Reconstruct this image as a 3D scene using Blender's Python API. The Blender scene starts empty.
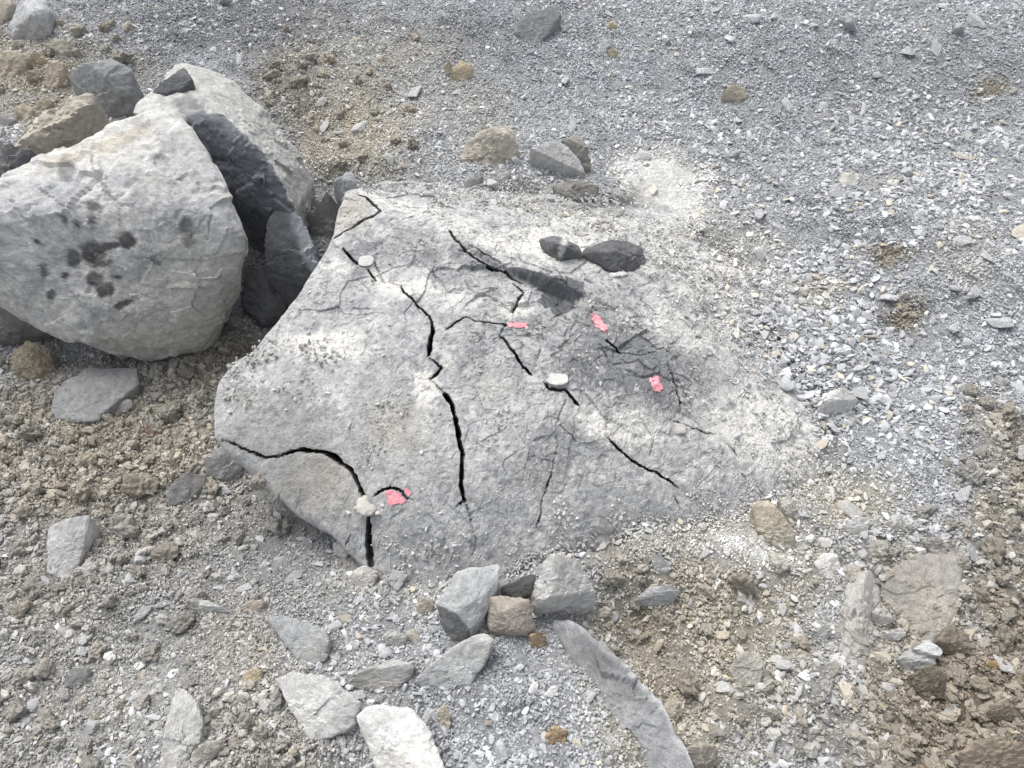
import bpy, bmesh, math, random
import numpy as np
from mathutils import Vector

# ------------------------------------------------------------------ camera
SC = bpy.context.scene
COL = SC.collection
W, H = 1024, 768
CAM = np.array([0.0, 0.0, 1.70])
PITCH = math.radians(53.0)
HFOV = math.radians(66.0)
FPX = (W / 2) / math.tan(HFOV / 2)
cam_data = bpy.data.cameras.new("camera")
cam = bpy.data.objects.new("camera", cam_data)
cam.location = CAM
cam.rotation_euler = (math.pi / 2 - PITCH, 0, 0)
cam_data.sensor_fit = 'HORIZONTAL'
cam_data.angle = HFOV
cam_data.clip_start = 0.05
cam_data.clip_end = 500
COL.objects.link(cam)
SC.camera = cam

# ------------------------------------------------------------------ overcast daylight
SUN_EL, SUN_AZ = math.radians(58), math.radians(-35)     # azimuth from +Y towards +X
world = bpy.data.worlds.new("World")
SC.world = world
world.use_nodes = True
nt = world.node_tree
nt.nodes.clear()
sky = nt.nodes.new('ShaderNodeTexSky')
sky.sky_type = 'NISHITA'
sky.sun_disc = False
sky.sun_elevation = SUN_EL
sky.sun_rotation = SUN_AZ
sky.dust_density = 4.0
sky.air_density = 1.0
hs = nt.nodes.new('ShaderNodeHueSaturation')
hs.inputs['Saturation'].default_value = 0.27             # cloud cover takes the blue out
bg = nt.nodes.new('ShaderNodeBackground')
bg.inputs['Strength'].default_value = 0.13
wo = nt.nodes.new('ShaderNodeOutputWorld')
nt.links.new(sky.outputs['Color'], hs.inputs['Color'])
nt.links.new(hs.outputs['Color'], bg.inputs['Color'])
nt.links.new(bg.outputs['Background'], wo.inputs['Surface'])
sun_data = bpy.data.lights.new("sun", 'SUN')
sun_data.energy = 1.35
sun_data.angle = math.radians(38)
sun_data.color = (1.0, 0.975, 0.94)
sun = bpy.data.objects.new("sun", sun_data)
sd = Vector((math.cos(SUN_EL) * math.sin(SUN_AZ), math.cos(SUN_EL) * math.cos(SUN_AZ), math.sin(SUN_EL)))
sun.rotation_euler = sd.to_track_quat('Z', 'Y').to_euler()
sun.location = (0, 0, 6)
COL.objects.link(sun)
SC.view_settings.view_transform = 'Standard'
SC.view_settings.look = 'None'
SC.view_settings.gamma = 1
SC.view_settings.exposure = 0.82
SC.view_settings.use_curve_mapping = False

rng = np.random.default_rng(7)
random.seed(7)

# ------------------------------------------------------------------ pixel <-> world
FWD = np.array([0, math.cos(PITCH), -math.sin(PITCH)])
UPV = np.array([0, math.sin(PITCH), math.cos(PITCH)])
RGT = np.array([1.0, 0, 0])


def ray(px, py):
    px = np.asarray(px, float); py = np.asarray(py, float)
    a = (px - W / 2) / FPX; b = (H / 2 - py) / FPX
    return FWD + a[..., None] * RGT + b[..., None] * UPV


def at_z(px, py, z):
    d = ray(px, py)
    t = (np.asarray(z, float) - CAM[2]) / d[..., 2]
    return CAM + d * t[..., None]


def to_px(P):
    v = np.asarray(P) - CAM
    dep = np.maximum(v @ FWD, 0.05)
    return W / 2 + FPX * (v @ RGT) / dep, H / 2 - FPX * (v @ UPV) / dep


# ------------------------------------------------------------------ noise
def _hash(ix, iy, iz, seed):
    h = (ix.astype(np.uint32) * np.uint32(374761393) + iy.astype(np.uint32) * np.uint32(668265263)
         + iz.astype(np.uint32) * np.uint32(2147483647 - 56789) + np.uint32((seed * 974711 + 1013) & 0xffffffff))
    h = (h ^ (h >> np.uint32(13))) * np.uint32(1274126177)
    h = (h ^ (h >> np.uint32(16))) * np.uint32(2246822519)
    h = h ^ (h >> np.uint32(15))
    return h.astype(np.float32) / np.float32(4294967295.0)


_ca, _sa = math.cos(0.7), math.sin(0.7)
_ROT = np.array([[_ca, -_sa, 0], [_sa * 0.8, _ca * 0.8, -0.6], [_sa * 0.6, _ca * 0.6, 0.8]])


def vnoise(P, seed=0):
    P = P @ _ROT.T + 100.0
    i = np.floor(P).astype(np.int64)
    f = (P - i).astype(np.float32)
    u = f * f * f * (f * (f * 6 - 15) + 10)
    x, y, z = i[:, 0], i[:, 1], i[:, 2]
    r = 0
    for dx in (0, 1):
        wx = u[:, 0] if dx else 1 - u[:, 0]
        for dy in (0, 1):
            wy = u[:, 1] if dy else 1 - u[:, 1]
            for dz in (0, 1):
                wz = u[:, 2] if dz else 1 - u[:, 2]
                r = r + wx * wy * wz * _hash(x + dx, y + dy, z + dz, seed)
    return r * 2 - 1


def fbm(P, freq, octaves=4, seed=0, gain=0.5):
    r = np.zeros(len(P), np.float32); a = 1.0; s = 0
    Q = np.asarray(P, float) * freq
    for o in range(octaves):
        r += a * vnoise(Q, seed + o * 17); s += a
        Q = Q @ _ROT.T * 2.03; a *= gain
    return r / s


def facets(P, freq, seed=0, tilt=1.0, step=.35):
    """cleaved-rock relief: every Voronoi cell is a flat facet with its own tilt and level (unit: cell sizes)"""
    Q = (np.asarray(P, float) * freq) @ _ROT.T + 50.0
    base = np.floor(Q).astype(np.int64)
    best = np.full(len(Q), 1e9, np.float32); out = np.zeros(len(Q), np.float32)
    rng3 = (-1, 0, 1)
    for dx in rng3:
        for dy in rng3:
            for dz in rng3:
                cx, cy, cz = base[:, 0] + dx, base[:, 1] + dy, base[:, 2] + dz
                h1 = _hash(cx, cy, cz, seed); h2 = _hash(cx, cy, cz, seed + 1); h3 = _hash(cx, cy, cz, seed + 2)
                ex = (Q[:, 0] - cx - h1).astype(np.float32); ey = (Q[:, 1] - cy - h2).astype(np.float32); ez = (Q[:, 2] - cz - h3).astype(np.float32)
                d = ex * ex + ey * ey + ez * ez
                m = d < best
                v = step * (h1 * 7.3 % 1.0 - .5) + tilt * ((h2 * 9.1 % 1.0 - .5) * ex + (h3 * 5.7 % 1.0 - .5) * ey + (h1 * 3.9 % 1.0 - .5) * ez)
                best = np.where(m, d, best); out = np.where(m, v, out)
    return out


def xy0(x, y):
    x = np.asarray(x, float).ravel(); y = np.asarray(y, float).ravel()
    return np.stack([x, y, np.zeros_like(x)], 1)


def sstep(a, b, x):
    t = np.clip((x - a) / (b - a), 0, 1)
    return t * t * (3 - 2 * t)


# ------------------------------------------------------------------ terrain heights
GP = [(0, 0, .20), (120, 20, .20), (300, 60, .20), (512, 0, .26), (760, 0, .27), (1024, 0, .30), (400, 150, .21), (500, 170, .215),
      (600, 195, .195), (680, 220, .135), (740, 280, .085), (800, 340, .07), (850, 420, .05), (1024, 250, .16), (900, 200, .16), (1024, 430, .09),
      (860, 500, .04), (760, 525, .05), (660, 535, .075), (560, 568, .085), (470, 586, .08), (400, 596, .05), (330, 562, -.02), (345, 590, .01), (285, 530, -.05), (250, 495, -.06),
      (215, 470, -.04), (190, 400, -.06), (270, 340, -.09), (150, 380, -.05), (60, 380, -.03), (50, 480, .0), (100, 600, .0), (200, 560, -.02),
      (0, 768, .01), (200, 768, .02), (400, 768, .02), (540, 660, .085), (570, 740, .125), (545, 700, .12), (530, 768, .11), (590, 690, .098), (625, 745, .095), (500, 740, .06), (690, 700, -.01), (640, 640, -.01), (760, 640, -.02), (800, 740, -.02),
      (900, 620, .01), (960, 700, .04), (1024, 768, .06), (1024, 560, .04), (330, 200, .06), (340, 160, .14), (60, 130, .12), (0, 300, .0)]
GPW = np.array([at_z(p[0], p[1], p[2]) for p in GP])
_rng_far = [(-4, -2, .05), (4, -2, .05), (-4, 2, .12), (4, 2, .2), (-4, 6, .5), (0, 6, .6), (4, 6, .6), (0, -2, .05)]
GPW = np.vstack([GPW, np.array(_rng_far, float)])


def ground_base(x, y):
    x = np.asarray(x, float).ravel(); y = np.asarray(y, float).ravel()
    num = np.zeros_like(x); den = np.zeros_like(x)
    for gx, gy, gz in GPW:
        w = 1.0 / ((x - gx) ** 2 + (y - gy) ** 2 + 0.06 ** 2) ** 1.6
        num += w * gz; den += w
    return num / den


def ground_h(x, y):
    x = np.asarray(x, float).ravel(); y = np.asarray(y, float).ravel()
    q = xy0(x, y)
    px, py = to_px(np.column_stack([x, y, np.full_like(x, .05)]))
    # the brown earth is lumpy, the gravel floor smoother
    lump = zone_sum(BROWN, px, py)
    z = ground_base(x, y)
    z = z + 0.022 * fbm(q, 3.2, 3, 3) + 0.007 * fbm(q, 14, 3, 5)
    z = z + (0.35 + 1.3 * np.clip(lump, 0, 1)) * 0.008 * np.abs(fbm(q, 24, 3, 9)) * 1.6 + np.clip(lump, 0, 1) * .024 * (.5 - np.abs(fbm(q, 11, 3, 13)))
    far = sstep(3.5, 12, np.hypot(x, y - 2))
    return z + far * 0.25 * fbm(q, .25, 3, 21)


# soft ellipses that say where the soil changes colour (px, py, rx, ry, strength)
BROWN = [(95, 450, 150, 85, .95), (20, 560, 110, 100, .4), (5, 720, 75, 60, .25), (265, 745, 70, 50, .6), (965, 715, 120, 80, 1.1), (1015, 610, 45, 70, .9),
         (720, 630, 90, 50, .35), (810, 720, 130, 50, .5), (925, 590, 55, 55, .8), (640, 620, 40, 50, .45), (290, 95, 28, 36, .55), (902, 312, 22, 15, 1.0),
         (875, 241, 15, 12, .9), (985, 440, 32, 45, .6), (1012, 505, 30, 40, .7), (200, 370, 110, 50, .8), (1000, 85, 16, 10, .8), (160, 520, 60, 60, .5)]
EARTH = [(975, 715, 105, 65, .9), (1015, 610, 40, 60, .7), (902, 312, 20, 13, .9), (875, 241, 13, 10, .8), (290, 95, 24, 30, .35), (1000, 85, 14, 8, .7), (250, 350, 60, 30, .4), (930, 610, 40, 40, .5), (640, 640, 30, 40, .35), (1010, 450, 16, 30, .5)]
TAN = [(350, 125, 65, 55, .75), (400, 60, 60, 40, .4), (40, 75, 75, 50, .8), (705, 615, 100, 70, .85), (860, 505, 45, 25, .8), (330, 60, 60, 35, .4),
       (240, 660, 50, 60, .35), (780, 560, 60, 40, .6), (670, 700, 60, 70, .8), (540, 250, 90, 30, .25), (620, 560, 50, 25, .5), (820, 290, 20, 14, .6),
       (1000, 500, 30, 40, .4), (470, 120, 40, 30, .3), (960, 250, 40, 30, .25)]
DUST = [(662, 190, 32, 28, 1.3), (600, 225, 130, 34, .7), (720, 265, 75, 55, .6), (745, 540, 60, 28, .9), (800, 470, 70, 40, .5), (700, 330, 70, 60, .6),
        (480, 210, 90, 25, .6), (880, 180, 20, 14, .6), (440, 590, 60, 25, .4), (380, 580, 50, 20, .4), (100, 690, 70, 40, .25)]
WHITE = [(662, 188, 24, 24, 1.4), (640, 205, 26, 10, .8), (742, 540, 28, 10, .8), (700, 215, 20, 8, .4)]
DARKG = [(250, 18, 120, 36, .8), (430, 25, 90, 30, .4), (330, 600, 110, 50, .3), (480, 700, 60, 60, .25), (900, 60, 140, 40, .2), (110, 40, 60, 30, .4),
         (260, 330, 60, 60, .5)]


def zone_sum(Z, px, py):
    r = np.zeros_like(px)
    for cx, cy, rx, ry, s in Z:
        d2 = ((px - cx) / rx) ** 2 + ((py - cy) / ry) ** 2
        r = np.maximum(r, s * np.exp(-d2 ** 1.5 * .7))
    return r


C_GREY = np.array([.36, .371, .384])
C_BROWN = np.array([.315, .29, .242])
C_EARTH = np.array([.215, .185, .142])
C_TAN = np.array([.40, .362, .285])
C_DUST = np.array([.53, .51, .46])
C_DARK = np.array([.20, .207, .218])


def soil_colour(x, y, z, sharp=1.0):
    x = np.asarray(x, float).ravel(); y = np.asarray(y, float).ravel()
    P = np.column_stack([x, y, np.asarray(z, float).ravel()])
    px, py = to_px(P)
    q = xy0(x, y)
    px = px + 38 * fbm(q, 5, 3, 31); py = py + 30 * fbm(q, 5, 3, 37)
    n = fbm(q, 18, 3, 41)
    c = np.tile(C_GREY, (len(x), 1))
    left = sstep(480, 250, px)[:, None]                     # the loose soil on the near left is warmer than the blue road gravel
    low = sstep(300, 480, py)[:, None]
    c = c * (1 - .8 * left * low) + np.array([.335, .332, .322]) * .8 * left * low
    for Z, col in ((DARKG, C_DARK), (TAN, C_TAN), (BROWN, C_BROWN), (EARTH, C_EARTH), (DUST, C_DUST), (WHITE, np.array([.74, .735, .71]))):
        w = np.clip(zone_sum(Z, px, py) * (1 + .55 * n * sharp), 0, 1)[:, None]
        c = c * (1 - w) + col * w
    return c


# ------------------------------------------------------------------ cracked slab: outline, heights, cracks
SLAB_OUT = [(345, 190, .30), (333, 232, .31), (318, 262, .305), (296, 297, .295), (266, 334, .28), (250, 352, .27), (231, 362, .26), (217, 384, .245), (212, 405, .23),
            (213, 435, .195), (232, 455, .16), (262, 484, .115), (296, 514, .08), (330, 534, .055), (366, 572, .02), (450, 600, .035), (560, 580, .04), (650, 550, .035),
            (760, 520, .02), (850, 470, .0), (845, 420, .015), (790, 340, .04), (735, 255, .09), (670, 205, .13), (560, 190, .18), (450, 185, .21), (385, 178, .22), (360, 184, .27)]
SLAB_PTS = SLAB_OUT + [
    (400, 250, .315), (370, 215, .315), (450, 330, .295), (345, 330, .29), (290, 390, .26), (430, 400, .262), (350, 420, .24), (460, 480, .20), (420, 530, .14),
    (300, 452, .18), (367, 492, .165), (320, 490, .125), (240, 425, .215), (450, 550, .12), (550, 380, .25), (560, 320, .265), (500, 300, .285), (600, 450, .185), (560, 520, .13), (540, 450, .205),
    (650, 400, .195), (650, 330, .215), (700, 450, .125), (780, 430, .07), (820, 450, .04), (710, 360, .145), (620, 265, .22), (540, 240, .25), (470, 220, .265),
    (420, 200, .255), (700, 260, .135), (760, 350, .085), (660, 490, .11), (740, 480, .075), (600, 215, .20), (510, 500, .16)]
SP = np.array(SLAB_PTS, float)
SPW = at_z(SP[:, 0], SP[:, 1], SP[:, 2])


def tps_fit(XY, Z, lam=2e-3):
    n = len(XY)
    d = np.linalg.norm(XY[:, None] - XY[None], axis=2)
    K = d ** 2 * np.log(d + 1e-9) + lam * np.eye(n)
    Pm = np.column_stack([np.ones(n), XY])
    A = np.block([[K, Pm], [Pm.T, np.zeros((3, 3))]])
    return np.linalg.solve(A, np.concatenate([Z, np.zeros(3)]))


_TW = tps_fit(SPW[:, :2], SPW[:, 2])


def slab_base(x, y):
    r = _TW[-3] + _TW[-2] * x + _TW[-1] * y
    for (sx, sy), w in zip(SPW[:, :2], _TW[:-3]):
        d2 = (x - sx) ** 2 + (y - sy) ** 2
        r = r + w * 0.5 * d2 * np.log(d2 + 1e-12)
    return r


def densify(P, step):
    out = []
    for a, b in zip(P, np.roll(P, -1, axis=0)):
        n = max(1, int(np.linalg.norm(b - a) / step))
        for k in range(n):
            out.append(a + (b - a) * k / n)
    return np.array(out)


def chaikin(P, it=1):
    for _ in range(it):
        Q = np.roll(P, -1, axis=0)
        P = np.stack([P * .75 + Q * .25, P * .25 + Q * .75], 1).reshape(-1, P.shape[1])
    return P


_so = np.array(SLAB_OUT, float)
OUTW = at_z(_so[:, 0], _so[:, 1], _so[:, 2])[:, :2]
OUTW = densify(OUTW, 0.022)
OUTW = OUTW + 0.0055 * np.column_stack([fbm(xy0(OUTW[:, 0], OUTW[:, 1]), 16, 3, 51), fbm(xy0(OUTW[:, 0], OUTW[:, 1]), 16, 3, 57)])


def poly_dist(x, y, Q, closed=True):
    """nearest point on a polyline: distance, nearest xy, index-parameter"""
    best = np.full(x.shape, 1e9); nx = np.zeros_like(x); ny = np.zeros_like(x); par = np.zeros_like(x)
    segs = list(zip(Q, np.roll(Q, -1, axis=0))) if closed else list(zip(Q[:-1], Q[1:]))
    for k, (a, b) in enumerate(segs):
        e = b - a
        t = np.clip(((x - a[0]) * e[0] + (y - a[1]) * e[1]) / (e @ e + 1e-12), 0, 1)
        qx = a[0] + t * e[0]; qy = a[1] + t * e[1]
        d = (x - qx) ** 2 + (y - qy) ** 2
        m = d < best
        best = np.where(m, d, best); nx = np.where(m, qx, nx); ny = np.where(m, qy, ny); par = np.where(m, k + t, par)
    return np.sqrt(best), nx, ny, par


def inside(x, y, Q):
    c = np.zeros(x.shape, bool)
    for a, b in zip(Q, np.roll(Q, -1, axis=0)):
        m = (a[1] > y) != (b[1] > y)
        with np.errstate(divide='ignore', invalid='ignore'):
            xi = (b[0] - a[0]) * (y - a[1]) / (b[1] - a[1] + 1e-15) + a[0]
        c ^= m & (x < xi)
    return c


LEDGE = at_z(np.array([446., 458, 478, 505, 530, 556, 582, 596, 612]), np.array([228., 246, 263, 273, 281, 288, 296, 310, 330]), np.full(9, .26))[:, :2]
LEDGE_H = np.array([.0, .010, .014, .016, .022, .026, .026, .014, .0])
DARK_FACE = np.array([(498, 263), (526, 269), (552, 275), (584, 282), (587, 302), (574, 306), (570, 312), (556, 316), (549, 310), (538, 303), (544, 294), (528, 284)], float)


def slab_top(x, y):
    x = np.asarray(x, float).ravel(); y = np.asarray(y, float).ravel()
    q = xy0(x, y)
    z = slab_base(x, y)
    z = z + 0.012 * fbm(q, 4.5, 3, 61) + 0.003 * fbm(q, 22, 3, 67) + 0.0015 * fbm(q, 110, 3, 71)
    # shallow broken scabs: terraced steps a few mm high
    qw = q + .012 * np.column_stack([fbm(q, 20, 2, 77), fbm(q, 20, 2, 78), np.zeros(len(q))])
    rough_top = 1 - .75 * sstep(.95, .6, np.hypot((x + .42) / .38, (y - 1.0) / .16))     # the front flank broke off smoothly
    gritty = .25 + .75 * sstep(-.12, .12, fbm(q, 6, 3, 73))
    z = z + rough_top * (0.0045 * facets(qw, 7, 75, 1.8, .0) + 0.0042 * facets(qw, 25, 85, 1.4, .2) + gritty * (.0024 * facets(qw, 70, 95, 1.4, .3) + .0018 * fbm(q, 60, 4, 79, .7)))
    pxa, pya = to_px(np.column_stack([x, y, z]))
    brk = blob(pxa, pya, [(600, 345, 110, 62, 15), (470, 275, 60, 26, 20, .8), (560, 440, 60, 40, 0, .6)], 14, q, .6)
    z = z + brk * (.016 * facets(qw, 13, 175, 1.3, .35) + .007 * facets(qw, 30, 185, 1.3, .4))
    # the rock behind the long upper crack stands higher and breaks off towards the viewer in a ledge
    dl, lx, ly, lp = poly_dist(x, y, LEDGE, False)
    k = np.clip(lp, 0, len(LEDGE) - 1.001).astype(int)
    e = LEDGE[k + 1] - LEDGE[k]
    side = np.sign(e[:, 0] * (y - LEDGE[k][:, 1]) - e[:, 1] * (x - LEDGE[k][:, 0]))
    tap = np.interp(lp, np.arange(len(LEDGE)), LEDGE_H) * np.where((lp > 0) & (lp < len(LEDGE) - 1.0001), 1, np.exp(-dl / .02))
    z = z + tap * np.where(side > 0, np.exp(-dl / .14), np.clip(1 - dl / .014, 0, 1))
    # ledge behind the long upper crack, with the dark broken hollow
    px, py = to_px(np.column_stack([x, y, z]))
    hol = blob(px, py, [(562, 296, 24, 13, 12), (528, 282, 20, 6, 20)], warp=6, q=q)
    return z - 0.014 * hol


def blob(px, py, L, warp=8, q=None, soft=.35, seed=83, f=14):
    if q is not None:
        px = px + warp * fbm(q, f, 4, seed, .6); py = py + warp * fbm(q, f, 4, seed + 6, .6)
    r = np.zeros_like(px)
    for b in L:
        cx, cy, rx, ry = b[:4]
        a = math.radians(b[4]) if len(b) > 4 else 0
        s = b[5] if len(b) > 5 else 1.0
        dx = (px - cx) * math.cos(a) + (py - cy) * math.sin(a); dy = -(px - cx) * math.sin(a) + (py - cy) * math.cos(a)
        d = np.sqrt((dx / rx) ** 2 + (dy / ry) ** 2)
        r = np.maximum(r, s * sstep(1 + soft, 1 - soft, d))
    return r


CRACKS = [
    ([(222, 440, .5), (233, 445, .8), (245, 449, .8), (262, 456, 1), (275, 458, 1.3), (290, 452, 1.6), (305, 449, 1.9), (320, 450, 2.3), (335, 456, 2.6), (347, 465, 2.9), (355, 477, 2.9), (360, 488, 2.9), (364, 497, 2.8)], .14),
    ([(374, 495, 1.8), (382, 489, 2.3), (392, 487, 2.1), (400, 490, 1.6), (407, 498, 1.2), (413, 500, .8)], .06),
    ([(368, 512, 3.6), (368, 530, 3.8), (368, 546, 4.0), (371, 563, 5.0)], .16),
    ([(445, 394, 2.4), (452, 405, 3), (457, 425, 3.2), (459, 440, 2.9), (463, 455, 3.1), (462, 470, 2.9), (461, 486, 2.9), (465, 501, 2.3)], .14),
    ([(465, 500, 1.3), (457, 508, .8)], .03), ([(465, 500, .9), (470, 520, .6)], .02),
    ([(401, 283, 1), (403, 290, 1.2), (411, 296, 1.3), (420, 306, 1.4), (427, 314, 1.3), (432, 322, 1.7), (433, 332, 3), (430, 345, 3.5), (428, 357, 3.3)], .12),
    ([(429, 359, 1), (438, 364, 1.2), (441, 368, 2), (435, 374, 2.6), (430, 379, 2.3)], .06),
    ([(343, 247, 1.7), (350, 256, 2.2), (358, 265, 2)], .08), ([(368, 269, 2.1), (376, 279, 2.3)], .06), ([(374, 262, .7), (382, 279, .6)], .02),
    ([(357, 193, 1.5), (367, 197, 2.2), (373, 204, 2.8), (381, 211, 2.2), (375, 214, 1.9), (365, 218, 2), (350, 228, 1.8), (334, 240, 1.5)], .1),
    ([(449, 232, 1.8), (455, 240, 2.3), (460, 247, 2.6), (470, 256, 2.5), (480, 263, 2.3), (492, 267, 1.8), (506, 271, 1.5), (522, 280, 1.3)], .08),
    ([(470, 250, .8), (485, 258, .8), (500, 266, .8)], .02),
    ([(513, 284, 1), (523, 293, 1.4), (518, 302, 2.6), (510, 313, 2)], .06),
    ([(446, 331, 1.5), (455, 323, 1.4), (466, 318, 1)], .04), ([(474, 321, .7), (490, 324, 1), (505, 325, 1.4), (506, 328, 1)], .03),
    ([(500, 337, 1.2), (507, 342, 1.6), (515, 355, 1.9), (523, 368, 1.9), (532, 377, 1.7)], .07),
    ([(544, 385, 1.2), (550, 390, 1.3), (565, 390, 1.4), (572, 398, 1.8), (580, 408, 1.6)], .06),
    ([(608, 437, 1.2), (620, 449, 1.4), (632, 460, 1.3), (645, 467, 1.2), (658, 472, 1.4), (672, 482, 1.3), (678, 489, .8)], .06),
    ([(553, 468, .8), (549, 480, .9), (545, 491, .9)], .03), ([(542, 500, .7), (540, 515, .9), (537, 528, .9)], .03),
    ([(604, 339, 1.2), (613, 345, 1.5), (622, 351, 1)], .04), ([(599, 343, .6), (607, 355, .7), (611, 369, .5)], .015),
    ([(667, 366, .5), (675, 384, .8), (679, 400, .9), (680, 416, .8)], .03), ([(670, 420, .8), (690, 427, .7), (703, 432, .8), (716, 436, .7)], .02),
    ([(729, 447, .7), (739, 458, .7)], .02), ([(675, 496, .7), (680, 509, .7)], .02), ([(350, 533, .9), (345, 545, 1.1)], .02),
    ([(413, 300, .5), (405, 312, .4), (407, 322, .3)], .01), ([(640, 420, .4), (655, 440, .5), (650, 455, .4)], .01),
    ([(566, 400, .5), (556, 425, .5), (558, 445, .6), (553, 466, .6)], .012), ([(622, 351, .6), (640, 356, .5), (655, 352, .4)], .01), 
    ([(505, 326, .7), (500, 337, .8)], .015), ([(382, 279, .6), (401, 284, .6)], .012), ([(430, 379, .7), (445, 394, .8)], .02),
    ([(545, 491, .6), (542, 500, .6)], .015), ([(470, 520, .6), (476, 540, .5), (473, 556, .4)], .012), ([(466, 318, .7), (476, 321, .6)], .015),
    ([(640, 300, .5), (655, 312, .5)], .01), ([(560, 425, .5), (575, 440, .6)], .012)]


def slab_point(px, py):
    z = np.full(np.shape(px), .2)
    for _ in range(8):
        p = at_z(px, py, z)
        z = slab_base(p[..., 0], p[..., 1])
    return at_z(px, py, z)


CR = []
for pts, depth in CRACKS:
    a = np.array(pts, float)
    # subdivide and jitter so that the fracture line is ragged
    t = np.linspace(0, len(a) - 1, (len(a) - 1) * 4 + 1)
    b = np.column_stack([np.interp(t, np.arange(len(a)), a[:, k]) for k in range(3)])
    w = slab_point(b[:, 0], b[:, 1])
    dist = np.linalg.norm(w - CAM, axis=1)
    tt = np.linspace(0, 1, len(b))
    endt = np.clip(np.minimum(tt, 1 - tt) * len(b) / 2.5 + .25, 0, 1) if depth < .13 else 1.0
    hw = b[:, 2] * dist / FPX * (.66 if depth > .1 else .52) * endt * np.clip(1 + .8 * fbm(w, 120, 3, 93), .35, 1.8)
    jit = 0.0034 * np.column_stack([fbm(w, 70, 3, 91), fbm(w, 70, 3, 97)])
    CR.append((w[:, :2] + jit, hw, depth))


def crack_dist(x, y):
    d = np.full(x.shape, 9.0)
    for Q, hw, dep in CR:
        m = (x > Q[:, 0].min() - .04) & (x < Q[:, 0].max() + .04) & (y > Q[:, 1].min() - .04) & (y < Q[:, 1].max() + .04)
        if m.any():
            dd, _, _, par = poly_dist(x[m], y[m], Q, False)
            d[m] = np.minimum(d[m], dd - np.interp(par, np.arange(len(hw)), hw))
    return d


# ------------------------------------------------------------------ materials
def mat_new(name):
    m = bpy.data.materials.new(name)
    m.use_nodes = True
    n = m.node_tree
    n.nodes.clear()
    out = n.nodes.new('ShaderNodeOutputMaterial')
    b = n.nodes.new('ShaderNodeBsdfPrincipled')
    n.links.new(b.outputs[0], out.inputs[0])
    b.inputs['Roughness'].default_value = .9
    b.inputs['Specular IOR Level'].default_value = .25
    return m, n, b


def noise_node(n, coord, scale, detail=4, rough=.6):
    t = n.nodes.new('ShaderNodeTexNoise')
    t.inputs['Scale'].default_value = scale
    t.inputs['Detail'].default_value = detail
    t.inputs['Roughness'].default_value = rough
    n.links.new(coord, t.inputs['Vector'])
    return t.outputs['Fac']


def maprange(n, v, a, b, c, d):
    t = n.nodes.new('ShaderNodeMapRange')
    t.inputs['From Min'].default_value = a; t.inputs['From Max'].default_value = b
    t.inputs['To Min'].default_value = c; t.inputs['To Max'].default_value = d
    n.links.new(v, t.inputs['Value'])
    return t.outputs['Result']


def math_node(n, op, a, b=None):
    t = n.nodes.new('ShaderNodeMath'); t.operation = op
    for k, v in enumerate((a, b)):
        if v is None: continue
        if isinstance(v, (int, float)): t.inputs[k].default_value = v
        else: n.links.new(v, t.inputs[k])
    return t.outputs[0]


def scale_col(n, col, fac):
    t = n.nodes.new('ShaderNodeVectorMath'); t.operation = 'SCALE'
    n.links.new(col, t.inputs[0]); n.links.new(fac, t.inputs['Scale'])
    return t.outputs[0]


def stone_material(name, source, contrast=.25, fine=260, mid=45, bump=.5, bdist=.0015, speck=.35, patchy=False):
    """source: 'col' vertex colour, 'instancer' or 'object' colour"""
    m, n, b = mat_new(name)
    tc = n.nodes.new('ShaderNodeTexCoord')
    co = tc.outputs['Object']
    if source == 'object':
        oi = n.nodes.new('ShaderNodeObjectInfo'); c = oi.outputs['Color']
        add = n.nodes.new('ShaderNodeVectorMath'); add.operation = 'ADD'
        comb = n.nodes.new('ShaderNodeCombineXYZ')
        n.links.new(math_node(n, 'MULTIPLY', oi.outputs['Random'], 40.0), comb.inputs[0])
        n.links.new(co, add.inputs[0]); n.links.new(comb.outputs[0], add.inputs[1]); co = add.outputs[0]
    else:
        at = n.nodes.new('ShaderNodeAttribute'); at.attribute_name = 'col'
        if source == 'instancer': at.attribute_type = 'INSTANCER'
        c = at.outputs['Color']
        if source == 'instancer':
            a2 = n.nodes.new('ShaderNodeAttribute'); a2.attribute_name = 'tone'
            c = scale_col(n, c, maprange(n, a2.outputs['Fac'], 0, 1, .66, 1.4))
    f1 = noise_node(n, co, mid, 5, .62)
    f2 = noise_node(n, co, fine, 3, .7)
    v1 = maprange(n, f1, .3, .7, 1 - contrast, 1 + contrast)
    v2 = maprange(n, f2, .3, .7, 1 - speck, 1 + speck)
    if patchy:                                       # polished and gritty areas alternate
        mk = maprange(n, noise_node(n, co, 7, 4, .6), .42, .60, .15, 1.0)
        v2 = math_node(n, 'ADD', math_node(n, 'MULTIPLY', math_node(n, 'SUBTRACT', v2, 1.0), mk), 1.0)
    n.links.new(scale_col(n, scale_col(n, c, v1), v2), b.inputs['Base Color'])
    if bump > 0:
        hgt = math_node(n, 'ADD', f2, math_node(n, 'MULTIPLY', f1, 2.0))
        bp = n.nodes.new('ShaderNodeBump')
        bp.inputs['Strength'].default_value = bump
        bp.inputs['Distance'].default_value = bdist
        n.links.new(hgt, bp.inputs['Height']); n.links.new(bp.outputs[0], b.inputs['Normal'])
    return m


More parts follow.
